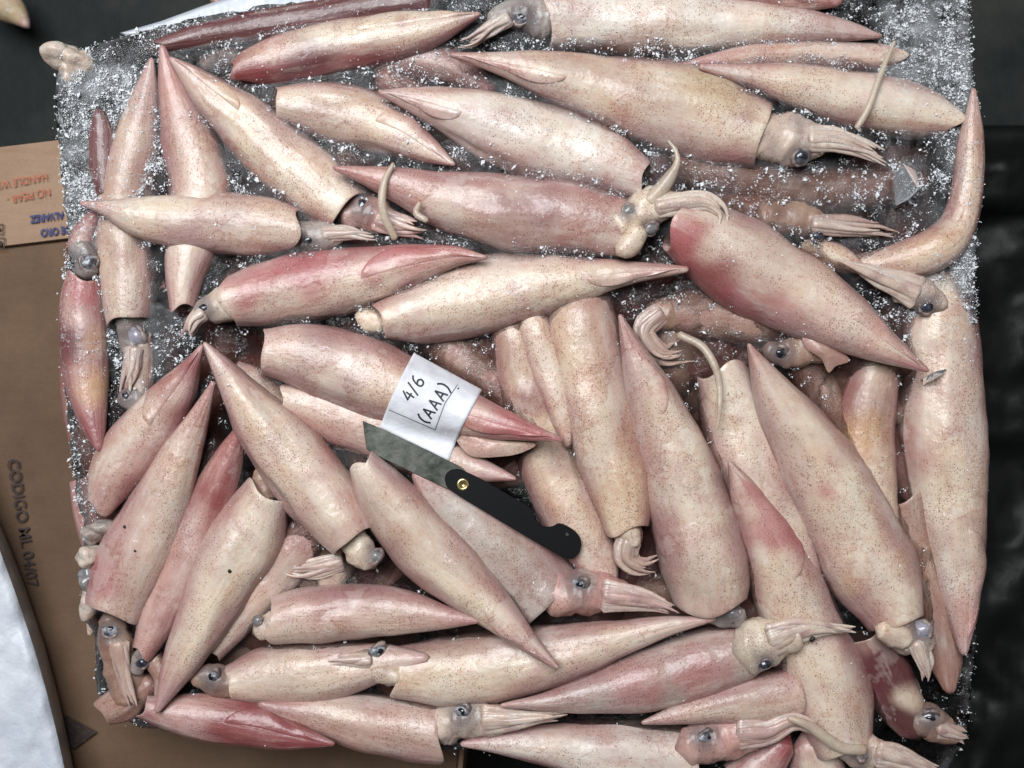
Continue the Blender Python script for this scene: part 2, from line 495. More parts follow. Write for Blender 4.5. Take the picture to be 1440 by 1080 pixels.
def build_mantle(root, pts, L, tint, seed, flank=None, patches=()):
    base, tipc, flc, tip0, fls = TINT[tint]
    rnd = random.Random(seed)
    c, ctr, side, tan, w, h, t, ln = curve_frames(pts, L, 5.0, 0.90)
    n = len(ctr)
    so = Vector((seed * 3.17, seed * 1.31, seed * 0.77))
    if flank is None:
        flank = rnd.choice((-1, 1))
    verts, cols, faces, along = [], [], [], []
    ph = rnd.uniform(0, 6.28)
    th = np.linspace(-math.pi / 2, 1.5 * math.pi, SEG, endpoint=False)

    creases = [(rnd.uniform(0.15, 2.9), rnd.uniform(0.05, 0.5), rnd.uniform(0.25, 0.5), rnd.uniform(0.03, 0.075), rnd.uniform(0.10, 0.22), rnd.uniform(0, 50)) for _ in range(rnd.randint(2, 4))]

    def surf(i, a, off=0.0):
        ca, sa = math.cos(a), math.sin(a)
        # slightly flattened on top (frozen against the tray) and fuller at the sides
        r = 1.0
        p0 = ctr[i] + side[i] * (w[i] * ca) + np.array([0, 0, h[i] * sa])
        q = Vector(p0) * 26 + so
        r += 0.11 * noise.noise(q) + 0.035 * noise.noise(Vector(p0) * 70 + so) - 0.03 * max(0, noise.noise(Vector((ln[i] * 18, a * 1.6, seed * 2.3))))
        for (a_c, t_a, t_l, dep, wid, ph_c) in creases:
            u_ = (t[i] - t_a) / t_l
            if 0 < u_ < 1:
                ac_ = a_c + 0.5 * noise.noise(Vector((t[i] * 4, ph_c, 0)))
                dd_ = abs((a - ac_ + math.pi) % (2 * math.pi) - math.pi) / wid
                if dd_ < 3:
                    r -= dep * math.sin(math.pi * u_) * (math.exp(-dd_ * dd_) - 0.45 * math.exp(-(dd_ - 1.6) ** 2))
        sz = sa
        e = np.array([0, 0, 1.0]) * (h[i] * sz) + side[i] * (w[i] * ca)
        nn = side[i] * (ca / max(w[i], 1e-6)) + np.array([0, 0, sa / max(h[i], 1e-6)])
        nn /= np.linalg.norm(nn)
        rim = 0.0
        tt = ln[i] / S
        if tt < 45:
            k = 1 - tt / 45
            rim = (5.0 * math.sin(2 * a + ph) + 3.0 * math.sin(3 * a + ph * 2)) * S * k * k
        return ctr[i] + e * r + nn * off - tan[i] * rim

    def colour(i, a, p):
        x, y = to_px(p)
        tt = t[i]
        b = base
        f = sstep(tip0, 1.0, tt) * 0.9
        q = Vector(p) * 30 + so
        nz = noise.noise(q)
        nz2 = noise.noise(Vector(p) * 75 + so * 2)
        b = mix3(b, tipc, min(1, max(0, f + 0.35 * nz * (0.3 + f))))
        lat = math.cos(a) * flank
        g = sstep(0.05, 0.95, lat + 0.35 * nz) * fls
        b = mix3(b, flc, min(1, g))
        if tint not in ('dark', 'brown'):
            b = mix3(b, mix3(PINK, MAUVE, 0.6), sstep(0.42, 1.0, abs(math.cos(a)) + 0.35 * nz) * 0.9)  # mauve skin on both flanks, deepened to put side shading into the colour
        b = mix3(b, flc, min(0.7, max(0, (nz2 - 0.15) * 1.1 + 0.5 * max(0, nz))) * 0.8)
        nz3 = noise.noise(Vector((ln[i] * 14, a * 0.9, seed * 1.9)))
        b = mix3(b, MAUVE, max(0, min(0.45, nz3 * 0.8 + 0.02)))
        b = mix3(b, PALE, max(0, min(0.5, -nz3 * 0.8 - 0.05)) if tint not in ('dark', 'red', 'brown') else 0)
        for (qx, qy, qr, qc, qs) in patches:
            dd = math.hypot(x - qx, y - qy) / qr
            if dd < 1.5:
                b = mix3(b, qc, max(0, min(1, (1.25 - dd) * 1.3 + 0.55 * nz2 + 0.3 * nz)) * qs)
        # paler belly stripe and a faint yellow cast on some skins
        yl = max(0, noise.noise(Vector(p) * 17 + so * 3)) * 0.5
        b = mix3(b, (b[0], b[1] * 0.98, b[2] * 0.80), yl)
        return (*b, frost_at(x, y))

    for i in range(n):
        for a in th:
            p = surf(i, a)
            verts.append(p)
            cols.append(colour(i, a, p))
            along.append((ln[i] + seed * 0.37, a * 0.016, seed * 0.11))
    for i in range(n - 1):
        for k in range(SEG):
            k2 = (k + 1) % SEG
            faces.append((i * SEG + k, i * SEG + k2, (i + 1) * SEG + k2, (i + 1) * SEG + k))
    # tip
    ti = len(verts)
    verts.append(ctr[-1] + tan[-1] * w[-1] * 0.9)
    cols.append(cols[-1])
    along.append(along[-1])
    for k in range(SEG):
        faces.append(((n - 1) * SEG + k, (n - 1) * SEG + (k + 1) % SEG, ti))
    # open collar: thick lip turning inwards, then the inside of the mantle
    prev = list(range(SEG))
    for (sc_, dp) in ((0.97, 1.2), (0.90, 0.8), (0.84, -4.0), (0.80, -22.0)):
        ring = []
        for k in range(SEG):
            v = np.array(verts[k])
            d = v - ctr[0]
            ring.append(len(verts))
            verts.append(ctr[0] + d * sc_ - tan[0] * dp * S)
            cols.append((*mix3(PALE, cols[k][:3], 0.6), 0.0))
            along.append(along[k])
        for k in range(SEG):
            k2 = (k + 1) % SEG
            faces.append((prev[k2], prev[k], ring[k], ring[k2]))
        prev = ring
    faces.append(tuple(prev))
    o = mesh_obj('mantle', verts, faces, M_skin, root, cols, along=along)
    mantle_geo.append((verts, faces))
    return o, (n, surf, colour, t, tint, flank, c)


def build_fin(root, info, sgn, t0=0.60, emax=62, a0=92, deep=None):
    n, surf, colour, t, tint, flank, c = info
    tipc = TINT[tint][1]
    col2 = deep or mix3(tipc, ROSE, 0.25)
    i0 = int(np.searchsorted(t, t0))
    i1 = int(np.searchsorted(t, 0.975))
    idx = list(range(i0, max(i1, i0 + 4)))
    idx = [i for i in idx if i < n]
    nv = 12
    verts, cols, faces = [], [], []
    for k, i in enumerate(idx):
        u = k / (len(idx) - 1)
        e = max(0.0, math.sin(math.pi * u ** 0.75)) ** 0.9
        e = max(0.02, e) * emax
        for j in range(nv + 1):
            v = j / nv
            a = math.radians(a0 + sgn * e * (v if v < 0.999 else 1.0))
            off = 0.0008 * min(1.0, 2.5 * v) * (1 if j < nv else 0) + (-0.0010 if j in (0, nv) else 0)
            off += 0.0006 * math.sin(u * 14 + v * 3) * v * (1 if j < nv else 0)
            if k == 0:
                off = -0.0008
            p = surf(i, a, off)
            verts.append(p)
            cc = colour(i, a, p)
            f = 0.12 + 0.38 * v + 0.35 * noise.noise(Vector(p) * 45)
            cols.append((*mix3(cc[:3], col2, max(0, min(0.85, f))), cc[3]))
    for k in range(len(idx) - 1):
        for j in range(nv):
            a = k * (nv + 1) + j
            q = (a, a + 1, a + nv + 2, a + nv + 1)
            faces.append(q if sgn < 0 else q[::-1])
    return mesh_obj('fin', verts, faces, M_fin, root, cols)


def tube(name, root, pts, L, mat, colf, hk=0.85, seg=14, step=4.0, lift=0.0, rough=0.05, seed=0):
    c, ctr, side, tan, w, h, t, ln = curve_frames(pts, L, step, hk, lift)
    n = len(ctr)
    verts, cols, faces = [], [], []
    so = Vector((seed * 1.7, seed * 0.9, 3.3))
    for i in range(n):
        for k in range(seg):
            a = 2 * math.pi * k / seg
            p = ctr[i] + side[i] * (w[i] * math.cos(a)) + np.array([0, 0, h[i] * math.sin(a)])
            r = 1 + rough * (noise.noise(Vector(p) * 60 + so) * 1.6 + noise.noise(Vector(p) * 160 + so) * 0.8 + noise.noise(Vector(p) * 380 + so) * 0.4)
            p = ctr[i] + (p - ctr[i]) * r
            x, y = to_px(p)
            verts.append(p)
            cols.append((*colf(t[i], a, p), frost_at(x, y) * 0.8))
    for i in range(n - 1):
        for k in range(seg):
            k2 = (k + 1) % seg
            faces.append((i * seg + k, i * seg + k2, (i + 1) * seg + k2, (i + 1) * seg + k))
    for end, sg in ((0, -1), (n - 1, 1)):
        e = len(verts)
        verts.append(ctr[end] + tan[end] * w[end] * 0.7 * sg)
        cols.append(cols[end * seg])
        for k in range(seg):
            a, b2 = end * seg + k, end * seg + (k + 1) % seg
            faces.append((a, b2, e) if sg > 0 else (b2, a, e))
    return mesh_obj(name, verts, faces, mat, root, cols)


def blob(name, root, ctr, r, mat, axis=(0, 0, 1), seg=16, rings=10, lump=0.0, parent_cols=None, z_cut=-1.0):
    """squashed ball with radii r=(rx, ry, rz)"""
    verts, faces = [], []
    q = Vector((0, 0, 1)).rotation_difference(Vector(axis).normalized())
    for i in range(rings + 1):
        ph = math.pi * i / rings
        for k in range(seg):
            a = 2 * math.pi * k / seg
            v = Vector((r[0] * math.sin(ph) * math.cos(a), r[1] * math.sin(ph) * math.sin(a), r[2] * math.cos(ph)))
            if lump:
                v *= 1 + lump * noise.noise(v * (1.3 / max(r)) + Vector(ctr) * 40)
            v = q @ v
            verts.append((ctr[0] + v.x, ctr[1] + v.y, ctr[2] + v.z))
    for i in range(rings):
        for k in range(seg):
            k2 = (k + 1) % seg
            faces.append((i * seg + k, (i + 1) * seg + k, (i + 1) * seg + k2, i * seg + k2))
    return mesh_obj(name, verts, faces, mat, root, parent_cols and [parent_cols] * len(verts))


EYE_STYLE = {(1126, 221): 'dark', (508, 290): 'dark', (191, 472): 'pale', (287, 434): 'dark', (1303, 431): 'dark', (1094, 497): 'dark', (1028, 862): 'dull', (1294, 886): 'pale',
             (1306, 1008): 'dark', (176, 557): 'dark', (200, 932): 'dark', (528, 783): 'dull', (915, 322): 'dull', (884, 296): 'dull', (1150, 332): 'dark', (362, 873): 'dull', (434, 338): 'dark',
             (1293, 268): 'dark', (1075, 934): 'dark', (1212, 1062): 'dull'}


def build_eye(root, x, y, r, L, tilt=(0.2, -0.1)):
    st = EYE_STYLE.get((x, y), 'ring')
    rr = r * S * (0.74 if st == 'ring' else 0.82)
    z = L * DZ - rr * 0.80
    ax = Vector((tilt[0], tilt[1], 1)).normalized()
    c = P(x, y, z)
    sq_ = 0.80 + 0.35 * noise.noise(Vector((x, y, 0.5)))
    e = blob('eye', root, c, (rr, rr * sq_, rr * 0.7), {'ring': M_eye, 'dark': M_eyedark, 'pale': M_eyepale, 'dull': M_eyedull}[st], ax, 22, 14, 0.16)
    ot = ax.orthogonal().normalized()
    if st in ('ring', 'dark'):
        k = 0.56 if st == 'ring' else 0.62
        pc = Vector(c) + ax * rr * 0.44 + ot * rr * 0.12
        blob('pupil', e, tuple(pc), (rr * k, rr * k * 0.8, rr * 0.26), M_pupil, ax, 18, 8, 0.12)
    # skin closing round the ball
    vs, fs, cs = [], [], []
    o3 = ax.cross(ot)
    ns, nm = 28, 8
    for i in range(ns):
        a = 2 * math.pi * i / ns
        wob = 1 + 0.12 * noise.noise(Vector((math.cos(a) * 1.5 + x, math.sin(a) * 1.5 + y, 1)))
        R = rr * 1.02 * wob
        m = rr * (0.30 + 0.22 * noise.noise(Vector((math.cos(a) * 2 + y, math.sin(a) * 2, x))))
        for j in range(nm):
            b = 2 * math.pi * j / nm
            d = ot * math.cos(a) + o3 * (math.sin(a) * sq_)
            q = Vector(c) + d * (R + m * math.cos(b)) + ax * (m * math.sin(b) - rr * 0.02)
            vs.append(tuple(q))
            f = max(0, min(1, 0.45 + noise.noise(q * 220)))
            cs.append((*mix3((0.30, 0.25, 0.23), (0.09, 0.08, 0.09), f), 0.1))
    for i in range(ns):
        i2 = (i + 1) % ns
        for j in range(nm):
            j2 = (j + 1) % nm
            fs.append((i * nm + j, i2 * nm + j, i2 * nm + j2, i * nm + j2))
    mesh_obj('eyelid', vs, fs, M_head, e, cs)
    return e


def head_col(tone, seed, eyes=()):
    b0 = {'cream': (0.59, 0.495, 0.415), 'pink': (0.56, 0.37, 0.33), 'grey': (0.38, 0.36, 0.34), 'brown': (0.35, 0.24, 0.18), 'white': (0.70, 0.62, 0.50)}[tone]
    b1 = {'cream': (0.34, 0.285, 0.28), 'pink': (0.48, 0.25, 0.23), 'grey': (0.16, 0.16, 0.17), 'brown': (0.20, 0.12, 0.10), 'white': (0.50, 0.42, 0.36)}[tone]

    def f(t, a, p):
        k = noise.noise(Vector(p) * 70 + Vector((seed, 0, 0))) * 0.9 + 0.25
        c_ = mix3(b0, b1, max(0, min(1, k)))
        for e in eyes:
            x, y = to_px(p)
            dd = math.hypot(x - e[0], y - e[1]) / e[2]
            c_ = mix3(c_, (0.13, 0.115, 0.12), max(0, min(0.8, (2.1 - dd) * 0.6 + 0.3 * noise.noise(Vector(p) * 150))) if dd < 2.1 else 0)
        return c_
    return f


def arm_col(tone, seed):
    b0 = {'cream': (0.61, 0.51, 0.445), 'pink': (0.57, 0.41, 0.375), 'grey': (0.55, 0.475, 0.43), 'brown': (0.48, 0.37, 0.32), 'white': (0.65, 0.565, 0.49)}[tone]

    def f(t, a, p):
        k = noise.noise(Vector(p) * 90 + Vector((seed * 1.3, 0, 0)))
        c_ = mix3(b0, MAUVE, max(0, min(0.8, 0.15 + 0.9 * k)))
        # darker skin on the back of the arm, pale inside
        return mix3(c_, PALE, max(0, -math.cos(a + seed)) * 0.45)
    return f


def build_head(root, h, L, seed):
    tone = h.get('tone', 'cream')
    Lh = h.get('L', L)
    rnd = random.Random(seed * 13 + 5)
    if 'path' in h:
        tube('head', root, h['path'], Lh, M_head, head_col(tone, seed, h.get('eyes', ())), 0.8, 24, 2.5, rough=0.17, seed=seed)
    for e in h.get('eyes', ()):
        build_eye(root, e[0], e[1], e[2], Lh + h.get('elift', 0.15), e[3] if len(e) > 3 else (rnd.uniform(-.6, .6), rnd.uniform(-.6, .6)))
    for fpts in h.get('funnel', ()):
        tube('funnel', root, fpts, Lh + 0.35, M_head, head_col('white', seed), 0.8, 16, 3.0, rough=0.12, seed=seed + 3)
    ap = h.get('arms')
    if ap:
        n = h.get('n', 6) + 3
        sp0, sp1 = h.get('spread', (10, 16))
        wa = h.get('wa', 6.0) * 0.82
        pts = catmull(ap, 9.0)
        d = np.gradient(pts, axis=0)
        d /= np.linalg.norm(d, axis=1)[:, None]
        nr = np.stack([-d[:, 1], d[:, 0]], 1)
        m = len(pts)
        order = [(k / (n - 1) - 0.5) * 2 for k in range(n)]
        for k, o in enumerate(order):
            cut = rnd.uniform(0.70, 1.0)
            ph = rnd.uniform(0, 6.28)
            amp = rnd.uniform(1.0, 4.5)
            o2 = o * rnd.uniform(0.15, 0.75) + rnd.uniform(-0.12, 0.12)
            hgt = rnd.uniform(-0.25, 0.35)
            rows = []
            for j in range(m):
                u = j / (m - 1)
                fj = u * cut * (m - 1)
                j0 = min(int(fj), m - 2)
                q = pts[j0] + (pts[j0 + 1] - pts[j0]) * (fj - j0)
                nq = nr[j0]
                off = (o * (1 - u) + o2 * u) * (sp0 + (sp1 - sp0) * u) * 0.85 + amp * u * math.sin(u * 4.5 + ph)
                q = q + nq * off
                rows.append((q[0], q[1], wa * max(0.10, 1 - 0.90 * u ** 1.9) * (0.9 + 0.1 * math.sin(u * 9 + ph)), Lh + 0.30 * (1 - abs(o)) + hgt * u - 0.35 * u * u))
            tube('arm', root, rows, Lh, M_arm, arm_col(tone, seed + k), 0.62, 12, 3.0, rough=0.09, seed=seed + k)
    for tp in h.get('tentacles', ()):
        tube('tentacle', root, tp, Lh, M_gel, head_col('white', seed), 0.85, 10, 4.0, rough=0.06, seed=seed)


def build_flap(root, outline, L, col, name='fin', dome=0.25):
    ol = list(outline)
    sm = catmull([ol[-1]] + ol + [ol[0], ol[1]], 4.0)
    k0 = int(np.argmin(np.hypot(sm[:, 0] - ol[0][0], sm[:, 1] - ol[0][1])))
    rest = sm[k0 + 3:]
    k1 = k0 + 3 + int(np.argmin(np.hypot(rest[:, 0] - ol[0][0], rest[:, 1] - ol[0][1])))
    pts = [P(x, y, L * DZ) for x, y in sm[k0:k1]]
    c = sum(pts) / len(pts)
    rings = 5
    n = len(pts)
    verts, cols, faces = [], [], []
    for side in (0, 1):
        base = len(verts)
        for r in range(1, rings + 1):
            for p in pts:
                k = r / rings
                q = c + (p - c) * k
                z = (0.0016 * (1 - k ** 3)) * (1 if side == 0 else -1) + dome * 0.004 * (1 - k * k) + 0.0012 * noise.noise(Vector(q) * 90)
                verts.append(q + np.array([0, 0, z]))
                x, y = to_px(q)
                f = max(0, min(1, 0.5 + noise.noise(Vector(q) * 50)))
                cols.append((*mix3(col, mix3(col, ROSE, 0.45), f), frost_at(x, y)))
        ce = len(verts)
        verts.append(c + np.array([0, 0, 0.004 * dome + (0.0016 if side == 0 else -0.0016)]))
        cols.append(cols[base])
        for k in range(n):
            k2 = (k + 1) % n
            t3 = (ce, base + k, base + k2)
            faces.append(t3 if side else t3[::-1])
            for r in range(rings - 1):
                q4 = (base + r * n + k, base + (r + 1) * n + k, base + (r + 1) * n + k2, base + r * n + k2)
                faces.append(q4 if side else q4[::-1])
    return mesh_obj(name, verts, faces, M_fin, root, cols)


squids = []


def squid(label, pts=None, L=1.0, tint='cream', fin=None, head=None, flank=None, flaps=(), seed=None, patches=()):
    seed = seed if seed is not None else len(squids) + 1
    root = bpy.data.objects.new('squid', None)
    C.objects.link(root)
    ref = pts[0] if pts else (head['path'][0] if 'path' in head else head['eyes'][0])
    root.location = P(ref[0], ref[1], L * DZ - 0.03)
    root.empty_display_size = 0.01
    tag(root, label, 'squid', 'squid frozen in the block')
    bpy.context.view_layer.update()
    info = None
    if pts:
        o, info = build_mantle(root, pts, L, tint, seed, flank, patches)
        if fin is not None:
            for f in (fin if isinstance(fin, list) else [fin]):
                build_fin(root, info, **f)
    if head:
        build_head(root, head, L, seed)
    for fl in flaps:
        build_flap(root, *fl)
    squids.append(root)
    return root


# ---- the squid, from the top edge of the block downwards (rows are x, y, half width along each mantle, collar to tip)
F = lambda sgn, t0=0.6, emax=62, a0=92, **k: dict(sgn=sgn, t0=t0, emax=emax, a0=a0, **k)

squid('dark red squid sunk in ice along the top edge, left', [(228, 64, 10), (300, 48, 19), (400, 33, 23), (500, 16, 23), (600, 0, 20)], 0.75, 'dark',
      head=dict(path=[(285, 92, 10), (310, 84, 20), (335, 78, 16)], tone='grey', L=-0.4))
squid('cream squid with blood red underside, tip at upper right near the top edge', [(330, 101, 13), (362, 94, 28), (410, 82, 35), (480, 68, 38), (560, 54, 34), (620, 38, 20), (674, 20, 3)], 1.6, 'redback', flank=1,
      fin=F(1, 0.5, 70, 100, deep=CREAM), patches=[(345, 110, 40, RED, 0.85), (440, 104, 48, PURPLE, 0.75), (520, 92, 40, RED, 0.6), (380, 62, 30, ROSE, 0.4)])
squid('large pale squid crossing the top edge with its eye at left end', [(770, 28, 46), (850, 28, 52), (950, 34, 48), (1040, 34, 38), (1120, 37, 27), (1190, 44, 15), (1238, 51, 3)], 1.3, 'pale',
      head=dict(path=[(772, 28, 30), (745, 22, 28), (715, 20, 20), (690, 28, 10)], eyes=[(733, 26, 15)], tone='grey', arms=[(715, 25), (690, 40), (660, 60), (640, 62)], n=5, spread=(10, 14)))
squid('rosy squid end poking in at the top edge, right of centre', [(1030, -22, 20), (1090, -8, 26), (1140, -4, 20), (1180, 2, 8)], 1.5, 'red')
squid('narrow pink squid lying just below the pale top-edge squid', [(1265, 80, 12), (1220, 80, 19), (1140, 78, 20), (1060, 80, 17), (1000, 86, 10), (960, 92, 4)], 0.9, 'pink')
squid('cream squid ending near the frosted upper right corner', [(1340, 172, 20), (1295, 161, 36), (1215, 145, 42), (1135, 126, 34), (1050, 106, 16), (985, 94, 4)], 1.6, 'cream', flank=1)
squid('big spotted squid with head and arms at right, upper right quarter', [(1068, 190, 46), (1000, 170, 62), (920, 148, 62), (830, 122, 45), (750, 100, 26), (690, 87, 13), (634, 77, 3)], 2.2, 'cream', flank=-1,
      fin=F(1, 0.62, 40, 96),
      head=dict(path=[(1062, 192, 30), (1090, 194, 33), (1118, 200, 36), (1145, 198, 26), (1165, 195, 16)], eyes=[(1126, 221, 13, (0.1, -0.5))], tone='cream', L=1.9, n=7, spread=(14, 26), wa=9,
                arms=[(1140, 195), (1175, 195), (1210, 205), (1250, 225)], tentacles=[[(1205, 180, 4, 2.0), (1222, 150, 5, 2.3), (1240, 100, 4, 2.2), (1258, 58, 2, 1.8)]]), patches=[(1000, 120, 50, (0.55, 0.47, 0.30), 0.5), (1050, 165, 16, RED, 0.4), (1040, 215, 22, ROSE, 0.35)])
squid('peach squid bent down the right edge of the block, thin tip upwards', [(1205, 376, 18, 0.4), (1245, 372, 24, 1.0), (1310, 352, 28), (1346, 318, 24), (1361, 260, 20), (1365, 200, 17), (1368, 155, 9), (1369, 126, 3)], 2.0, 'orange', flank=1)
squid('brownish squid sunk below the spotted squid at upper right', [(945, 232, 26), (1050, 256, 36), (1150, 266, 36), (1250, 262, 28), (1300, 255, 12)], -0.1, 'brown',
      head=dict(path=[(1255, 258, 20), (1285, 262, 18)], eyes=[(1268, 248, 14), (1293, 268, 8)], tone='grey', L=0.3))
squid('squid showing only its head and arms left of the peach squid', [(1010, 300, 30), (1060, 305, 30), (1090, 308, 26)][::-1] + [(960, 300, 10)], 0.2, 'brown',
      head=dict(path=[(1070, 305, 24), (1100, 308, 28), (1130, 315, 26), (1155, 318, 18)], eyes=[(1150, 332, 11)], tone='brown', L=0.9, n=6, spread=(10, 26), wa=8,
                arms=[(1145, 315), (1185, 318), (1225, 322), (1265, 330)]))
squid('pale squid with pink tip pointing left, above centre', [(903, 252, 27), (850, 232, 45), (780, 208, 56), (710, 184, 52), (640, 160, 36), (585, 142, 20), (534, 130, 3)], 2.1, 'pale', flank=-1, fin=F(1, 0.68, 40))
squid('squid with blunt cut collar and curled arms reaching right, above centre', [(872, 322, 42), (800, 308, 51), (720, 300, 52), (640, 285, 42), (570, 264, 26), (510, 246, 12), (470, 236, 3)], 2.5, 'pink', flank=1,
      head=dict(path=[(870, 322, 26), (895, 305, 27), (920, 290, 26), (945, 284, 18)], eyes=[(915, 322, 12, (0.2, -0.5)), (884, 296, 10)], tone='white', L=2.5, n=6, spread=(12, 15), wa=10,
                arms=[(925, 290), (960, 284), (995, 282), (1018, 300), (1015, 325)], funnel=[[(872, 354, 11), (886, 343, 16), (900, 324, 12)]],
                tentacles=[[(912, 285, 11, 2.6), (936, 258, 10, 2.8), (952, 230, 5, 2.8), (950, 212, 3, 2.7), (940, 198, 1.5, 2.6)]]), patches=[(760, 290, 40, MAUVE, 0.6), (700, 285, 24, MAUVE, 0.5), (820, 350, 40, ROSE, 0.3)])
squid('cream squid with tip pointing right, left of the pale centre squid', [(392, 148, 24), (440, 154, 38), (500, 166, 45), (560, 189, 33), (600, 211, 20), (638, 231, 3)], 1.4, 'cream', flank=-1, fin=F(1, 0.5, 60, 85))
squid('tan squid wedged low between two tips under the red-backed squid', [(700, 205, 30), (650, 185, 34), (590, 150, 30), (540, 110, 20)], 0.0, 'pink')
squid('dusky pink squid deep below the red-backed squid tip', [(540, 80, 34), (590, 85, 34), (640, 100, 28), (690, 130, 14)], 0.2, 'red')
squid('squid at upper left, leftmost of three tips meeting at the top', [(181, 450, 30), (180, 400, 40), (178, 340, 43), (182, 270, 42), (194, 200, 32), (205, 140, 20), (213, 84, 4)], 1.2, 'cream', flank=-1,
      head=dict(path=[(183, 445, 20), (188, 470, 22), (186, 495, 16)], eyes=[(191, 472, 17)], tone='grey', L=0.3, n=5, spread=(10, 16), wa=7, arms=[(188, 490), (185, 520), (180, 560)]))
squid('pink squid at upper left, middle of three tips meeting at the top', [(258, 432, 18), (262, 385, 27), (278, 320, 42), (284, 265, 46), (265, 195, 38), (245, 130, 22), (228, 66, 4)], 1.4, 'pink', flank=-1)
squid('plump squid running diagonally from three meeting tips to a dark eye', [(489, 298, 38), (453, 268, 46), (405, 228, 48), (358, 186, 44), (305, 142, 29), (268, 106, 15), (240, 82, 3)], 1.7, 'cream', flank=1, fin=F(-1, 0.6, 40, 80, deep=ORANGE),
      head=dict(path=[(485, 298, 22), (510, 296, 26), (540, 305, 24)], eyes=[(508, 290, 16)], tone='pink', L=1.0, n=5, spread=(14, 24), wa=9, arms=[(530, 305), (560, 315), (600, 325)],
                tentacles=[[(555, 335, 5, 2.0), (538, 295, 6, 2.9), (540, 258, 5, 3.0), (553, 230, 2.5, 2.8)], [(600, 310, 4, 2.9), (585, 300, 5, 2.9), (590, 285, 3, 3.0)]]))
squid('horizontal cream squid pointing left with frosted head, upper left', [(421, 324, 30), (380, 320, 40), (320, 315, 42), (250, 312, 38), (190, 304, 26), (150, 293, 12), (114, 286, 3)], 2.3, 'cream', flank=-1,
      head=dict(path=[(418, 326, 18), (436, 330, 21), (458, 332, 18), (480, 330, 12)], eyes=[(434, 338, 9)], tone='grey', L=1.4, n=5, spread=(8, 12), wa=7, arms=[(455, 330), (490, 328), (530, 335)]))
squid('dark purple squid sunk in clear ice by the left edge', [(150, 275, 14), (147, 235, 20), (145, 190, 18), (140, 158, 8)], 1.1, 'dark')
squid('small dark red squid head with bright eye at the left edge', [(112, 350, 18), (120, 325, 16), (135, 300, 8)], 1.2, 'red', head=dict(path=[(112, 345, 16), (120, 365, 18), (122, 385, 16)], eyes=[(125, 369, 15)], tone='grey', L=1.45))
squid('red and yellow squid standing upright along the left edge', [(118, 392, 22), (117, 430, 30), (119, 490, 32), (124, 550, 28), (133, 600, 16), (140, 632, 4)], 1.3, 'red', flank=1, patches=[(98, 480, 32, PURPLE, 0.85), (115, 408, 26, ROSE, 0.8), (132, 545, 28, ORANGE, 0.8), (135, 480, 22, ORANGE, 0.5), (132, 605, 22, RED, 0.4)])
squid('small pinkish squid beside the upright red one, dark eye below', [(200, 585, 14), (196, 545, 22), (200, 500, 18), (205, 470, 8)][::-1], 0.1, 'grey', head=dict(path=[(198, 560, 14), (184, 562, 14), (172, 556, 10)], eyes=[(176, 557, 11)], tone='grey', L=0.3))
squid('pink-backed squid with dark eye at left end, pointing right', [(324, 425, 34), (380, 415, 46), (450, 402, 50), (520, 388, 42), (590, 371, 28), (640, 361, 15), (683, 362, 3)], 2.3, 'rose', flank=-1, fin=F(1, 0.5, 60, 80, deep=ROSE),
      head=dict(path=[(330, 427, 24), (308, 432, 24), (288, 436, 17), (275, 445, 8)], eyes=[(287, 434, 12)], tone='cream', L=1.9, n=4, spread=(8, 14), wa=7, arms=[(285, 440), (268, 455), (258, 480)]), patches=[(430, 374, 48, ROSE, 0.65), (590, 352, 50, ROSE, 0.55), (355, 395, 30, ROSE, 0.45)])
squid('long squid across the middle, thin pink tip under the big diagonal squid', [(538, 452, 24), (590, 440, 42), (660, 420, 55), (740, 405, 48), (820, 393, 31), (890, 383, 16), (966, 379, 4)], 2.0, 'cream', flank=-1, fin=F(-1, 0.66, 55),
      head=dict(path=[(540, 452, 18), (522, 448, 18), (505, 444, 10)], tone='white', L=1.0))
squid('big cream squid with crimson shoulder running diagonally to a lower right tip', [(948, 318, 36), (1000, 345, 58), (1060, 381, 63), (1120, 416, 58), (1180, 451, 44), (1240, 487, 24), (1304, 521, 3)], 3.0, 'rose', flank=1, fin=F(1, 0.66, 50), patches=[(955, 345, 48, ROSE, 0.9), (1005, 395, 50, RED, 0.6), (1050, 430, 40, ROSE, 0.5)])
squid('bundle of cream arms with dark eye at right, beside frosted right edge', [(1130, 352, 18), (1160, 360, 22), (1185, 368, 18), (1210, 378, 8)], 0.6, 'cream',
      head=dict(path=[(1265, 404, 20), (1290, 414, 22), (1315, 425, 16), (1328, 430, 8)], eyes=[(1303, 431, 14)], tone='cream', L=1.3, n=6, spread=(20, 6), wa=11, arms=[(1290, 412), (1250, 394), (1210, 378), (1165, 362)]))
squid('brown spotted squid half buried below the crimson-shouldered one', [(938, 440, 26), (985, 440, 40), (1050, 446, 42), (1110, 452, 32), (1150, 455, 14)], 0.0, 'brown',
      head=dict(path=[(945, 440, 22), (925, 445, 20), (905, 455, 12)], tone='brown', L=0.0, n=5, spread=(12, 26), wa=8, arms=[(930, 440), (905, 465), (930, 500), (975, 495)],
                tentacles=[[(955, 470, 5, 1.0), (990, 490, 6, 1.6), (1010, 530, 5, 1.9), (1012, 575, 3, 1.9), (1008, 604, 2, 1.7)]]))
squid('squid showing a round dark eye and torn skin under the diagonal', [(1180, 490, 30), (1230, 500, 34), (1290, 505, 24)], 0.0, 'brown',
      head=dict(path=[(1175, 488, 20), (1135, 490, 24), (1100, 496, 20), (1078, 492, 12)], eyes=[(1094, 497, 16)], tone='brown', L=0.8),
      flaps=[([(1130, 470), (1160, 478), (1195, 505), (1175, 515), (1165, 524), (1155, 505), (1135, 490)], 1.2, BROWN)])
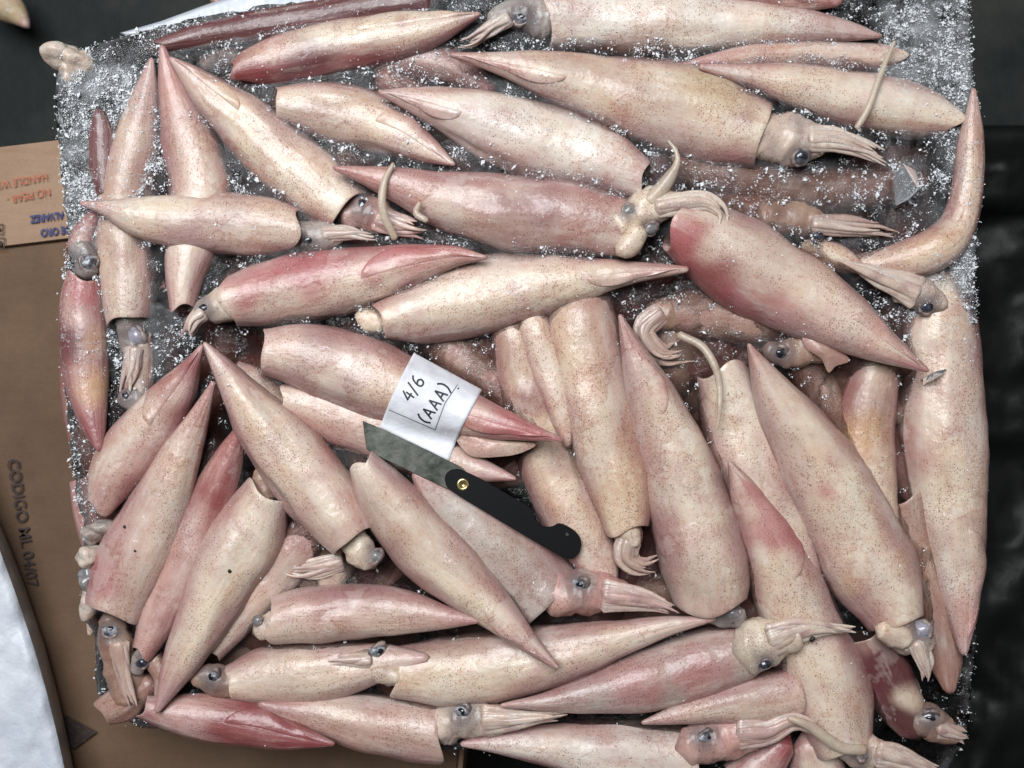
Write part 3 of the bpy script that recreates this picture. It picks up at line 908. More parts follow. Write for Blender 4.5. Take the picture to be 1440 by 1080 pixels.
squid('squid hidden below the crossing of two tips right of centre', [(1120, 505, 20), (1145, 540, 36), (1165, 600, 36), (1180, 660, 20)], -0.4, 'brown')
squid('orange tinged squid upright between two big cream ones at right', [(1232, 505, 30), (1222, 560, 38), (1214, 630, 45), (1225, 700, 38), (1245, 770, 22), (1258, 820, 6)], 0.6, 'orange', flank=-1, patches=[(1195, 575, 34, RED, 0.4), (1212, 610, 35, (0.55, 0.33, 0.17), 0.7)])
squid('large pale squid down the frosted right edge, tip at bottom', [(1308, 385, 34, 0.3), (1313, 425, 46, 0.8), (1318, 470, 56), (1321, 530, 60), (1325, 620, 60), (1334, 700, 53), (1344, 780, 40), (1351, 850, 25), (1355, 918, 5)], 1.2, 'cream', flank=-1, fin=F(1, 0.66, 60), patches=[(1345, 560, 60, PINK, 0.45), (1285, 640, 40, PINK, 0.6), (1330, 760, 50, MAUVE, 0.35)])
squid('dull pink squid between orange tinged one and right edge one', [(1275, 700, 26), (1285, 770, 32), (1305, 850, 34), (1325, 920, 26), (1335, 970, 8)], 0.2, 'brown')
squid('tall squid with golden skin standing upright at the centre', [(881, 742, 32), (872, 685, 46), (852, 612, 56), (834, 545, 59), (820, 485, 55), (815, 440, 50, 1.5), (822, 405, 40, 0.6), (830, 375, 15, 0.0)], 1.7, 'orange', flank=1,
      head=dict(path=[(880, 735, 22), (884, 752, 20), (888, 772, 12)], tone='brown', L=1.0, funnel=[[(876, 738, 10), (886, 750, 15), (893, 766, 9)]], n=5, spread=(14, 24), wa=9, arms=[(885, 760), (880, 785), (905, 800), (930, 795)]), patches=[(895, 520, 22, MAUVE, 0.5), (880, 620, 40, MAUVE, 0.3)])
squid('spotted tan squid behind the paper-tagged squid tip, knife handle below', [(704, 415, 18, -0.3), (722, 470, 30), (742, 545, 42), (766, 630, 47), (798, 710, 46), (838, 785, 32), (860, 830, 10)], 0.5, 'orange', flank=1, patches=[(755, 560, 32, MAUVE, 0.7), (790, 640, 28, MAUVE, 0.5)])
squid('dark squid in shadow above the paper tag', [(600, 470, 20), (640, 500, 36), (690, 540, 34), (720, 580, 16)], -0.5, 'brown')
squid('long squid right of centre tapering to an upward tip', [(1000, 850, 50), (990, 790, 60), (967, 715, 59), (945, 640, 52), (920, 570, 37), (895, 508, 20), (872, 444, 3)], 2.3, 'cream', flank=-1, fin=F(-1, 0.64, 45),
      head=dict(path=[(1002, 850, 22), (1022, 862, 20), (1042, 870, 14)], eyes=[(1028, 862, 16)], tone='grey', L=1.0))
squid('spotted squid with square cut collar under a drooping tentacle', [(1012, 520, 36), (1030, 580, 50), (1055, 655, 56), (1090, 735, 50), (1120, 800, 34), (1135, 850, 10)], 0.9, 'cream', flank=-1)
squid('broad cream squid with head at lower right, tip pointing up', [(1257, 872, 38), (1230, 815, 62), (1195, 745, 65), (1155, 670, 58), (1115, 600, 43), (1080, 540, 23), (1053, 485, 3)], 2.4, 'cream', flank=-1,
      head=dict(path=[(1252, 868, 28), (1270, 890, 28), (1290, 900, 22), (1300, 915, 12)], eyes=[(1294, 886, 17)], tone='cream', L=2.0, funnel=[[(1238, 884, 12), (1260, 892, 19), (1274, 904, 12)]], n=4, spread=(10, 14), wa=8, arms=[(1290, 905), (1300, 930), (1305, 960)]), patches=[(1160, 690, 16, ROSE, 0.6), (1195, 820, 24, ORANGE, 0.5)])
squid('squid with a rosy fin near its upper tip, arms crossing its middle', [(1184, 1046, 42), (1165, 980, 58), (1135, 900, 57), (1105, 820, 48), (1075, 750, 38), (1048, 695, 21), (1026, 650, 3)], 1.7, 'cream', flank=1, fin=F(-1, 0.56, 70, 88, deep=ROSE),
      head=dict(path=[(1188, 1042, 24), (1215, 1056, 26), (1240, 1062, 20)], eyes=[(1212, 1062, 11)], tone='cream', L=1.4, n=6, spread=(14, 22), wa=10, arms=[(1235, 1060), (1275, 1070), (1330, 1095)],
                tentacles=[[(1215, 1055, 8, 1.9), (1180, 1050, 8, 2.2), (1140, 1022, 7, 2.2), (1110, 1010, 4, 1.9)]]), patches=[(1090, 740, 42, ROSE, 0.6), (1060, 690, 25, ROSE, 0.4)])
squid('dark wine red squid near the lower right corner with dark eye', [(1215, 890, 26), (1238, 935, 38), (1262, 985, 36), (1285, 1025, 22)], 0.5, 'dark', flank=-1,
      head=dict(path=[(1285, 1015, 18), (1305, 1012, 22), (1325, 1025, 20), (1345, 1035, 14)], eyes=[(1306, 1008, 16)], tone='brown', L=0.8, n=4, spread=(8, 14), wa=9, arms=[(1320, 1025), (1345, 1032), (1362, 1040)]), patches=[(1235, 950, 30, PURPLE, 0.9), (1280, 985, 24, CREAM, 0.8), (1215, 900, 20, BROWN, 0.6)])
squid('greyish squid at lower right whose pale arms lie over a neighbour', [(1047, 918, 37), (985, 933, 46), (912, 955, 42), (840, 973, 28), (770, 986, 14), (705, 992, 3)], 1.6, 'grey', flank=1,
      head=dict(path=[(1045, 915, 30), (1068, 906, 34), (1095, 898, 30), (1120, 892, 20)], eyes=[(1075, 934, 12, (0, -0.6))], tone='white', L=2.4, n=7, spread=(20, 8), wa=11, arms=[(1085, 900), (1125, 886), (1165, 882), (1215, 888)]), patches=[(1000, 960, 45, ROSE, 0.5), (900, 985, 45, ROSE, 0.4)])
squid('long cream squid at lower centre, head at left, tip at right', [(560, 944, 36), (620, 944, 46), (700, 934, 50), (780, 919, 42), (860, 900, 28), (930, 882, 15), (1005, 870, 3)], 1.6, 'cream', flank=1,
      head=dict(path=[(565, 942, 24), (542, 935, 26), (520, 928, 20), (505, 922, 10)], eyes=[(531, 915, 16)], tone='cream', L=1.3, funnel=[[(560, 952, 10), (538, 948, 15), (526, 944, 8)]], n=4, spread=(8, 12), wa=8, arms=[(520, 930), (490, 930), (450, 935)]))
squid('slender cream squid lying diagonally below the knife, tip lower right', [(510, 652, 20), (545, 705, 42), (590, 755, 48), (640, 805, 42), (690, 852, 30), (735, 895, 17), (784, 939, 3)], 3.0, 'cream', flank=-1, fin=F(-1, 0.66, 45))
squid('silvery squid partly under the knife with eye and pink arms', [(772, 842, 52), (745, 815, 56), (700, 770, 54), (650, 725, 44), (610, 690, 24), (585, 665, 8)], 1.6, 'grey', flank=1,
      head=dict(path=[(770, 838, 28), (800, 832, 32), (830, 832, 34), (860, 836, 26), (890, 838, 14)], eyes=[(816, 821, 17)], tone='pink', L=1.5, n=6, spread=(20, 16), wa=10, arms=[(850, 838), (890, 842), (930, 850), (960, 862)]))
squid('short horizontal squid at lower left centre, tip to the right', [(386, 872, 33), (440, 863, 39), (510, 860, 38), (580, 862, 29), (630, 868, 15), (674, 873, 3)], 2.3, 'pink', flank=-1,
      head=dict(path=[(392, 876, 20), (375, 882, 18), (362, 888, 12)], eyes=[(362, 873, 8)], tone='white', L=2.0))
squid('plump cream squid at lower left with round eye at its left', [(326, 960, 25), (370, 950, 40), (430, 944, 43), (490, 938, 36), (545, 930, 24), (600, 925, 6)], 1.3, 'cream', flank=1,
      head=dict(path=[(330, 962, 18), (310, 956, 20), (290, 952, 18), (272, 956, 8)], eyes=[(299, 951, 16)], tone='brown', L=1.2))
squid('pinkish squid at the bottom edge with wide cut collar facing right', [(620, 1030, 42), (580, 1026, 44), (520, 1016, 40), (450, 1004, 27), (395, 996, 12), (365, 990, 4)], 1.1, 'pink', flank=-1,
      head=dict(path=[(615, 1025, 28), (640, 1012, 30), (665, 1010, 30), (700, 1012, 22), (725, 1012, 12)], eyes=[(650, 1000, 16)], tone='cream', L=1.0, n=6, spread=(18, 10), wa=9, arms=[(680, 1012), (720, 1012), (760, 1010), (800, 1008)]))
squid('crimson squid along the bottom left edge, tip pointing right', [(205, 995, 16), (240, 1002, 25), (300, 1010, 32), (360, 1020, 30), (415, 1034, 19), (469, 1046, 3)], 1.7, 'red', flank=1, fin=F(1, 0.4, 60, 100, deep=RED), patches=[(330, 1028, 55, RED, 0.8), (410, 1036, 45, RED, 0.7), (260, 1012, 30, PINK, 0.5)])
squid('pale squid cut off by the bottom edge with wet glint', [(978, 1066, 46), (915, 1062, 48), (835, 1055, 42), (745, 1046, 24), (690, 1045, 12), (650, 1046, 4)], 0.7, 'pale', flank=1,
      head=dict(path=[(965, 1050, 26), (995, 1042, 28), (1025, 1036, 30), (1060, 1032, 20)], eyes=[(991, 1036, 15)], tone='pink', L=1.2, n=6, spread=(18, 10), wa=10, arms=[(1040, 1032), (1080, 1030), (1115, 1016), (1150, 1030), (1190, 1050)]))
squid('smooth pink squid with tip at left, below pale crossing arms', [(1125, 974, 32), (1090, 978, 36), (1030, 988, 30), (960, 1003, 15), (904, 1016, 3)], 1.4, 'pink', flank=1)
squid('red squid end at the bottom edge near the right corner', [(1040, 1100, 30), (1075, 1070, 28), (1100, 1045, 20)], 0.5, 'red')
squid('yellowish squid end cut off at the bottom, right part', [(1150, 1110, 40), (1145, 1075, 38), (1135, 1045, 20)], 0.3, 'cream')
# lower left fan
squid('rose squid with fin, uppermost of the fan at lower left', [(143, 712, 20), (172, 655, 42), (214, 600, 40), (250, 550, 27), (270, 515, 13), (284, 486, 3)], 1.9, 'pink', flank=1, fin=F(1, 0.5, 70, 80, deep=RED), patches=[(255, 585, 30, RED, 0.5), (275, 515, 22, RED, 0.6), (160, 700, 35, RED, 0.4), (215, 660, 40, ROSE, 0.3)])
squid('lilac pink squid, second from the left edge in lower left fan', [(163, 856, 42), (188, 790, 49), (220, 720, 44), (250, 650, 30), (278, 590, 16), (300, 538, 3)], 2.1, 'pink', flank=-1, patches=[(140, 810, 36, ROSE, 0.45), (160, 760, 30, PINK, 0.6)])
squid('thin pink squid between two wide ones in lower left fan', [(203, 915, 17), (232, 855, 32), (264, 790, 33), (293, 720, 34), (320, 650, 22), (341, 598, 6)], 1.2, 'red', flank=1, patches=[(312, 690, 34, RED, 0.45), (250, 860, 25, RED, 0.35)])
squid('cream squid in lower left fan tapering to the bottom left', [(378, 692, 32), (356, 740, 50), (320, 803, 50), (285, 870, 38), (250, 940, 22), (221, 1000, 4)], 2.3, 'cream', flank=1,
      head=dict(path=[(375, 700, 16), (372, 678, 16), (366, 660, 8)], tone='brown', L=1.2))
squid('shadowed pink squid lying beneath the lower left fan', [(300, 915, 16), (345, 855, 34), (395, 795, 38), (435, 745, 30), (455, 715, 10)], 0.5, 'pink',
      head=dict(path=[(455, 800, 30), (480, 800, 30)], tone='cream', L=0.3, n=5, spread=(10, 30), wa=7, arms=[(480, 790), (440, 800), (405, 800), (385, 780)]))
squid('creamy squid from meeting tips down to a white head, left of knife', [(497, 757, 33), (460, 705, 48), (415, 650, 50), (370, 595, 40), (330, 540, 23), (288, 483, 3)], 2.9, 'cream', flank=-1,
      head=dict(path=[(492, 752, 20), (508, 776, 22), (522, 792, 14)], eyes=[(528, 783, 14)], tone='white', L=2.0), patches=[(460, 640, 30, ROSE, 0.4), (495, 700, 30, PINK, 0.6)])
tagged = squid('pink squid wrapped by the paper tag, tip pointing right', [(374, 494, 30), (430, 502, 45), (500, 525, 53), (570, 550, 48), (640, 577, 35), (710, 598, 19), (791, 619, 3)], 2.9, 'pinktip', flank=-1, fin=F(-1, 0.62, 50, 96, deep=ROSE),
      flaps=[([(640, 606), (700, 618), (752, 624), (735, 636), (705, 642), (660, 640)], 1.7, mix3(CREAM, BROWN, 0.3))], patches=[(720, 606, 45, ROSE, 0.7), (660, 590, 30, ROSE, 0.5), (440, 490, 40, MAUVE, 0.5), (480, 550, 30, MAUVE, 0.5)])
squid('tan squid lying directly below the paper tag and knife blade', [(400, 560, 20), (460, 577, 42), (530, 603, 46), (600, 632, 40), (660, 656, 22), (724, 673, 3)], 1.6, 'pink', flank=1)
squid('cream squid lying behind the diagonal one under meeting tips', [(330, 520, 14), (365, 545, 26), (400, 580, 20), (425, 610, 6)], 1.0, 'cream')
squid('squid at the lower left edge showing an eye and short arms', [(150, 1000, 20), (180, 985, 26), (215, 960, 16)], 0.3, 'brown',
      head=dict(path=[(150, 870, 14), (160, 890, 22), (168, 920, 24), (175, 955, 28), (180, 985, 22)], eyes=[(156, 886, 14)], tone='brown', L=0.8, n=5, spread=(12, 18), wa=10, arms=[(165, 905), (170, 935), (178, 970), (190, 1000)]))
squid('small dark-eyed squid head between fan tips at lower left edge', [(215, 925, 14), (230, 950, 14), (225, 980, 8)], 0.5, 'brown', head=dict(path=[(205, 915, 12), (198, 930, 14), (192, 945, 10)], eyes=[(200, 932, 11)], tone='grey', L=0.8))
squid('yellowish squid lying apart on the floor at the upper left corner', [(-30, -25, 20), (-12, -8, 32), (8, 8, 34), (26, 22, 22), (38, 36, 8)], -33.6, "cream", flank=1, patches=[(5, 5, 40, (0.55, 0.46, 0.25), 0.7)])
squid('salmon squid tip on the floor above the white plastic bag', [(290, -90, 20), (296, -60, 30), (302, -25, 26), (306, 8, 8)], -33.6, 'orange', flank=1)
squid('thin tan squid tucked between golden squid and its spotted neighbour', [(738, 420, 14, 0.2), (752, 465, 26), (772, 520, 30), (788, 575, 22), (798, 625, 6)], 1.0, 'orange', flank=1)

# ------------------------------------------------------------------ deeper squid of the block: a mass nobody can count
rb = random.Random(31)
bv, bf, bc = [], [], []
for k in range(260):
    cx, cy = rb.uniform(150, 1320), rb.uniform(70, 1010)
    an = rb.uniform(0, math.pi)
    ln_ = rb.uniform(110, 160)
    dx, dy = math.cos(an), math.sin(an)
    if min(cx - abs(dx) * ln_, 1440 - cx - abs(dx) * ln_) < 112 or cy - abs(dy) * ln_ < 80 or cy + abs(dy) * ln_ > 1000:
        continue
    w0 = rb.uniform(34, 48)
    rows = [(cx + dx * ln_ * u, cy + dy * ln_ * u, w0 * q) for u, q in ((-1, .6), (-.6, .95), (-.1, 1), (.4, .7), (.8, .3), (1, .06))]
    c, ctr, side, tan, w, h, t, ln = curve_frames(rows, rb.choice((-2.6, -2.0, -1.5, -1.1)) + rb.uniform(-0.25, 0.25), 12.0, 0.74)
    b0 = len(bv)
    tone = rb.choice([BROWN, mix3(BROWN, RED, 0.4), mix3(PINK, RED, 0.3), mix3(CREAM, BROWN, 0.5), mix3(BROWN, PINK, 0.6), PINK])
    for i in range(len(ctr)):
        for s_ in range(16):
            a = 2 * math.pi * s_ / 16
            bv.append(ctr[i] + side[i] * (w[i] * math.cos(a)) + np.array([0, 0, h[i] * math.sin(a)]))
            bc.append((*tone, 0.1))
    for i in range(len(ctr) - 1):
        for s_ in range(16):
            s2 = (s_ + 1) % 16
            bf.append((b0 + i * 16 + s_, b0 + i * 16 + s2, b0 + (i + 1) * 16 + s2, b0 + (i + 1) * 16 + s_))
tag(mesh_obj('deeper_squid_mass', bv, bf, M_skin, None, bc), 'dim squid bodies deeper in the ice between the upper ones', 'squid', kind='stuff')

# ------------------------------------------------------------------ ice
OUTLINE = [(78, 150), (80, 105), (100, 78), (150, 57), (230, 36), (320, 16), (420, 4), (560, -8), (720, -20), (900, -25), (1100, -25), (1250, -22), (1362, -22),
           (1366, 60), (1370, 130), (1376, 200), (1378, 290), (1371, 360), (1372, 450), (1379, 560), (1385, 640), (1383, 720), (1377, 800), (1371, 900), (1365, 1000), (1358, 1040),
           (1335, 1080), (1300, 1110), (1150, 1125), (1000, 1118), (900, 1100), (820, 1078), (740, 1062), (650, 1052), (560, 1062), (480, 1050), (350, 1045), (260, 1031), (195, 1022),
           (145, 1000), (133, 950), (135, 905), (118, 868), (112, 800), (119, 745), (106, 680), (99, 620), (89, 520), (87, 450), (93, 390), (95, 330), (86, 240)]


def resample_closed(pts, n):
    p = np.array(pts + [pts[0]], dtype=float)
    d = np.concatenate([[0], np.cumsum(np.linalg.norm(np.diff(p, axis=0), axis=1))])
    s = np.linspace(0, d[-1], n, endpoint=False)
    return np.stack([np.interp(s, d, p[:, 0]), np.interp(s, d, p[:, 1])], 1)


ground_t, _own = None, None


def world_tree(objs):
    V, Fc, own = [], [], []
    for o in objs:
        me = o.data
        b = len(V)
        mw = o.matrix_world
        V.extend([mw @ v.co for v in me.vertices])
        for p in me.polygons:
            Fc.append([b + i for i in p.vertices])
            own.append(o)
    return BVHTree.FromPolygons(V, Fc), own


def drop(tree, x, y, z=0.12):
    o = P(x, y, 0.02)
    hit = tree.ray_cast(Vector((o[0], o[1], z)), Vector((0, 0, -1)))
    return hit


# the ice climbs between the bodies: a smoothed relief of the squid tops, a few millimetres lower
bpy.context.view_layer.update()
T_m, _own = world_tree([o for o in C.objects if o.type == 'MESH' and o.name.split('.')[0] in ('mantle', 'head', 'fin', 'deeper_squid_mass')])
GX, GY, GS_ = 60, -40, 8.0
gw, gh = 170, 148
relief = np.zeros((gh, gw))
for j in range(gh):
    for i in range(gw):
        h = drop(T_m, GX + i * GS_, GY + j * GS_)
        relief[j, i] = max(-0.012, h[0].z) if h[0] and h[0].z > -0.05 else -0.010


def blur(a, sg):
    r = int(sg * 3)
    k = np.exp(-0.5 * (np.arange(-r, r + 1) / sg) ** 2)
    k /= k.sum()
    a = np.apply_along_axis(lambda m: np.convolve(np.pad(m, r, mode='edge'), k, 'valid'), 0, a)
    return np.apply_along_axis(lambda m: np.convolve(np.pad(m, r, mode='edge'), k, 'valid'), 1, a)


relief = blur(relief, 3.2)


def relief_at(x, y):
    fx_, fy_ = (x - GX) / GS_, (y - GY) / GS_
    fx_ = min(max(fx_, 0), gw - 1.001)
    fy_ = min(max(fy_, 0), gh - 1.001)
    i, j = int(fx_), int(fy_)
    u, v = fx_ - i, fy_ - j
    return (relief[j, i] * (1 - u) + relief[j, i + 1] * u) * (1 - v) + (relief[j + 1, i] * (1 - u) + relief[j + 1, i + 1] * u) * v


def ice_level(x, y):
    edge_fade = min(1, max(0, min(x - 95, 1375 - x, y + 10, 1060 - y) / 50))
    return max(ice_base(x, y), relief_at(x, y) - 0.0021 - 0.0050 * sstep(330, 680, y) - 0.008 * (1 - edge_fade))


def ice_base(x, y):
    f = 0.35 - 1.3 * sstep(300, 640, y)
    f += 0.15 * (1 - sstep(190, 290, x)) * (1 - sstep(380, 520, y))
    f += 0.5 * sstep(1230, 1320, x) * (1 - sstep(420, 560, y))
    f += 0.45 * max(1 - sstep(95, 170, x), sstep(1330, 1380, x))
    return f * DZ


na, nr_ = 420, 120
edge = resample_closed(OUTLINE, na)
cx, cy = 720, 545
iv, ifc, ic = [], [], []
for r in range(nr_ + 1):
    k = (r / nr_) ** 0.8
    for a in range(na):
        ex, ey = edge[a]
        jag = 0
        if r == nr_:
            jag = 5.0 * noise.noise(Vector((ex * 0.05, ey * 0.05, 1.0))) + 2.5 * noise.noise(Vector((ex * 0.2, ey * 0.2, 4.0)))
        x, y = cx + (ex - cx) * k, cy + (ey - cy) * k
        dl = math.hypot(ex - cx, ey - cy)
        x += (ex - cx) / dl * jag
        y += (ey - cy) / dl * jag
        z = ice_level(x, y) + 0.0022 * noise.noise(Vector((x * 0.02, y * 0.02, 0))) + 0.0011 * noise.noise(Vector((x * 0.07, y * 0.07, 9))) + 0.0006 * noise.noise(Vector((x * 0.2, y * 0.2, 5)))
        d_in = dl * (1 - k)
        z -= 0.004 * max(0, 1 - d_in / 10) ** 2
        iv.append(P(x, y, z))
        ic.append((1, 1, 1, max(frost_at(x, y), 0.85 * (1 - min(1, d_in / 26)))))
for r in range(nr_):
    for a in range(na):
        a2 = (a + 1) % na
        ifc.append((r * na + a2, r * na + a, (r + 1) * na + a, (r + 1) * na + a2))
top_n = len(iv)
last = list(range(nr_ * na, nr_ * na + na))
for (zz, ins) in ((-0.014, 0), (-0.03, 4), (-0.05, 8), (-0.068, 14), (-0.074, 24)):
    ring = []
    for a in range(na):
        v = np.array(iv[nr_ * na + a])
        d = -v[:2] / np.linalg.norm(v[:2])
        j = 0.0025 * noise.noise(Vector((v[0] * 40, v[1] * 40, zz * 60)))
        ring.append(len(iv))
        iv.append(np.array([v[0] + d[0] * (ins * S + j), v[1] + d[1] * (ins * S + j), zz]))
        ic.append((1, 1, 1, 0.95))
    for a in range(na):
        a2 = (a + 1) % na
        ifc.append((last[a2], last[a], ring[a], ring[a2]))
    last = ring
ifc.append(tuple(last))
ice = mesh_obj('ice_block', iv, ifc, M_ice, None, ic)
import bmesh
bm_ = bmesh.new()
bm_.from_mesh(ice.data)
bmesh.ops.remove_doubles(bm_, verts=bm_.verts, dist=1e-7)
bmesh.ops.recalc_face_normals(bm_, faces=bm_.faces)
up_ = sum(f.normal.z * f.calc_area() for f in bm_.faces if f.calc_center_median().z > -0.012)
if up_ < 0:
    bmesh.ops.reverse_faces(bm_, faces=bm_.faces)
bm_.to_mesh(ice.data)
bm_.free()
tag(ice, 'block of clear frosted ice holding the squid together', 'ice block')
BLOCK_BOTTOM = -0.074

# dark specks of dirt, lumps of frozen flesh at the rim, a loose shard
def lump(name, label, cat, pieces, mat, lumpy=0.45):
    root = bpy.data.objects.new(name, None)
    C.objects.link(root)
    root.location = P(pieces[0][0], pieces[0][1], pieces[0][2] * DZ - 0.01)
    tag(root, label, cat)
    bpy.context.view_layer.update()
    for q in pieces:
        x, y, L_, rx, ry, rz = q[:6]
        blob('flesh_piece', root, P(x, y, L_ * DZ - rz * S), (rx * S, ry * S, rz * S), q[6] if len(q) > 6 else mat, (0.1, 0.1, 1), 24, 16, lumpy, (0.40, 0.36, 0.33, 0.9))
    return root


lump('flesh_knob', 'knobbly cream flesh lump at the upper left corner of the block', 'squid scrap', [(86, 78, 1.8, 26, 20, 20), (108, 88, 1.6, 22, 20, 22), (100, 104, 1.2, 16, 16, 16)], M_white)
lump('flesh_knob', 'white and dark flesh lump frozen to the left edge, lower half', 'squid scrap', [(124, 784, 1.4, 18, 16, 20), (125, 812, 1.0, 16, 18, 18, M_eyedull), (128, 845, 0.8, 16, 26, 20)], M_white)
lump('flesh_knob', 'frosty grey flesh lump at the left edge under the rose squid', 'squid scrap', [(128, 752, 1.0, 14, 14, 16), (145, 742, 1.1, 16, 12, 14)], M_head)

# the transparent ice shard standing out near the right edge
def polyhedron(name, outline, L0, L1, mat, inset=0.8):
    n = len(outline)
    c = np.mean(np.array(outline, float), axis=0)
    v = [P(x, y, L0 * DZ) for x, y in outline]
    v += [P(c[0] + (x - c[0]) * inset, c[1] + (y - c[1]) * inset, (L1 + 0.5 * math.sin(k * 2.1)) * DZ) for k, (x, y) in enumerate(outline)]
    f = [tuple(range(n, 2 * n)), tuple(range(n - 1, -1, -1))]
    f += [(k, (k + 1) % n, n + (k + 1) % n, n + k) for k in range(n)]
    return mesh_obj(name, v, f, mat, smooth=False)


tag(polyhedron('ice_shard', [(1252, 250), (1268, 222), (1292, 235), (1296, 268), (1280, 285), (1256, 297)], 0.2, 2.2, M_shard), 'clear jagged ice shard near the right edge below the arms', 'ice shard')
tag(polyhedron('ice_shard', [(1294, 534), (1312, 522), (1335, 516), (1330, 524), (1312, 536), (1298, 542)], 1.0, 1.7, M_shard), 'thin white ice sliver at the tip of the big diagonal squid', 'ice shard')
bpy.context.view_layer.update()

# ------------------------------------------------------------------ one lookup tree over everything built so far
dg = bpy.context.evaluated_depsgraph_get()


flesh_objs = [o for o in C.objects if o.type == 'MESH' and o.name.split('.')[0] in ('mantle', 'fin', 'head', 'arm', 'eye', 'funnel', 'flesh_piece', 'tentacle')]
T_flesh, own_flesh = world_tree(flesh_objs)
T_all, own_all = world_tree(flesh_objs + [ice])


# ------------------------------------------------------------------ paper tag with handwriting
TL, TR, BR, BL = (582, 496), (678, 548), (631, 648), (534, 601)
nu, nv_ = 26, 30


def tag_px(u, v):
    a = np.array(TL) + (np.array(TR) - np.array(TL)) * u
    b = np.array(BL) + (np.array(BR) - np.array(BL)) * u
    q = a + (b - a) * v
    q[0] += 3.0 * math.sin(v * math.pi) * (-1 if u < .5 else -1)
    return q


mantle_t = [o for o in tagged.children if o.name.startswith('mantle')][0]
T_tag, _ = world_tree([mantle_t])
zt = np.zeros((nv_ + 1, nu + 1))
for j in range(nv_ + 1):
    for i in range(nu + 1):
        q = tag_px(i / nu, j / nv_)
        h1 = drop(T_tag, *q)
        h2 = drop(T_flesh, *q)
        z1 = h1[0].z if h1[0] else -1
        z2 = h2[0].z if h2[0] else -1
        zt[j, i] = max(z1, z2, 0.006)
for it in range(10):     # a stiff strip: spans hollows instead of sinking into them
    zz = zt.copy()
    zz[1:-1, :] = (zt[:-2, :] + zt[2:, :] + 2 * zt[1:-1, :]) / 4
    zz[:, 1:-1] = (zz[:, :-2] + zz[:, 2:] + 2 * zz[:, 1:-1]) / 4
    zt = np.maximum(zt, zz)
zt += 0.0008
tv, tf = [], []
for side in (0, 1):
    for j in range(nv_ + 1):
        for i in range(nu + 1):
            q = tag_px(i / nu, j / nv_)
            tv.append(P(q[0], q[1], zt[j, i] - 0.0003 * side))
W = nu + 1
H = (nv_ + 1) * W
for j in range(nv_):
    for i in range(nu):
        a = j * W + i
        tf.append((a + W, a + W + 1, a + 1, a))
        tf.append((H + a, H + a + 1, H + a + W + 1, H + a + W))
rim = [i for i in range(nu)] + [j * W + nu for j in range(nv_)] + [nv_ * W + i for i in range(nu, 0, -1)] + [j * W for j in range(nv_, 0, -1)]
for k in range(len(rim)):
    a, b = rim[k], rim[(k + 1) % len(rim)]
    tf.append((a, b, H + b, H + a))
tag_root = bpy.data.objects.new('paper_tag', None)
C.objects.link(tag_root)
tag_root.location = P(606, 572, 0.01)
tag(tag_root, 'white paper tag handwritten 4/6 (AAA) wrapped round a squid', 'paper tag')
bpy.context.view_layer.update()
strip = mesh_obj('paper_strip', tv, tf, M_paper, tag_root)
T_strip, _ = world_tree([strip])


def stroke(name, pts, r, mat):
    """a pen line: thin flat ribbon lying on the paper"""
    p = catmull([(a, b) for a, b in pts], 1.2) if len(pts) > 2 else np.array([np.array(pts[0]) + (np.array(pts[1]) - np.array(pts[0])) * k / 30 for k in range(31)])
    d = np.gradient(p, axis=0)
    d /= np.maximum(np.linalg.norm(d, axis=1)[:, None], 1e-9)
    nrm = np.stack([-d[:, 1], d[:, 0]], 1)
    v, f = [], []
    for k in range(len(p)):
        for s_ in (-1, 1):
            q = p[k] + nrm[k] * r * s_
            h = drop(T_strip, *q)
            h0 = drop(T_strip, *p[k])
            z = (h[0].z if h[0] else (h0[0].z if h0[0] else 0.02)) + 0.00025
            v.append(P(q[0], q[1], z))
    # P at height keeps the pen line exactly over its pixel column of the paper
    for k in range(len(p) - 1):
        f.append((2 * k, 2 * k + 1, 2 * k + 3, 2 * k + 2))
    return mesh_obj(name, v, f, mat, tag_root)


def zm(X, Y):
    return (480 + X / 3.375, 480 + Y / 3.375)


bdir = np.array([0.56, -0.83])
udir = np.array([-0.83, -0.56])


def glyph(origin, size, strokes_, r=1.25):
    for st in strokes_:
        pts = []
        for gx, gy in st:
            q = np.array(origin) + bdir * gx * size + udir * gy * size
            pts.append(zm(*q))
        stroke('handwriting', pts, r, M_ink)


G4 = [[(0.42, 1.0), (0.05, 0.35), (0.06, 0.33)], [(0.05, 0.34), (0.62, 0.36)], [(0.46, 0.75), (0.44, 0.0)]]
GS = [[(0.42, 1.05), (0.0, -0.15)]]
G6 = [[(0.46, 1.02), (0.22, 0.85), (0.06, 0.45), (0.08, 0.12), (0.28, 0.0), (0.50, 0.12), (0.52, 0.36), (0.32, 0.5), (0.12, 0.40)]]
GA = [[(0.0, 0.0), (0.30, 1.0)], [(0.30, 1.0), (0.58, 0.0)], [(0.10, 0.36), (0.50, 0.36)]]
GL = [[(0.22, 1.1), (0.04, 0.75), (0.02, 0.3), (0.18, -0.1)]]
GR = [[(0.0, 1.1), (0.2, 0.75), (0.2, 0.3), (0.0, -0.1)]]
o0 = np.array([330.0, 290.0])
for g, adv in ((G4, 0.0), (GS, 46), (G6, 84)):
    glyph(o0 + bdir * adv, 62, g)
o0 = np.array([416.0, 388.0])
for g, adv, szz in ((GL, -6, 62), (GA, 22, 60), (GA, 72, 60), (GA, 124, 62), (GR, 176, 66)):
    glyph(o0 + bdir * adv, szz, g)
for a, b in (((225, 325), (445, 420)), ((445, 420), (492, 292)), ((492, 292), (568, 182))):
    stroke('pen_line', [zm(*a), zm(*b)], 0.55, M_inkthin)
stroke('pen_line', [zm(553, 221), zm(557, 226)], 1.3, M_ink)

# ------------------------------------------------------------------ folding knife
knife = bpy.data.objects.new('folding_knife', None)
C.objects.link(knife)
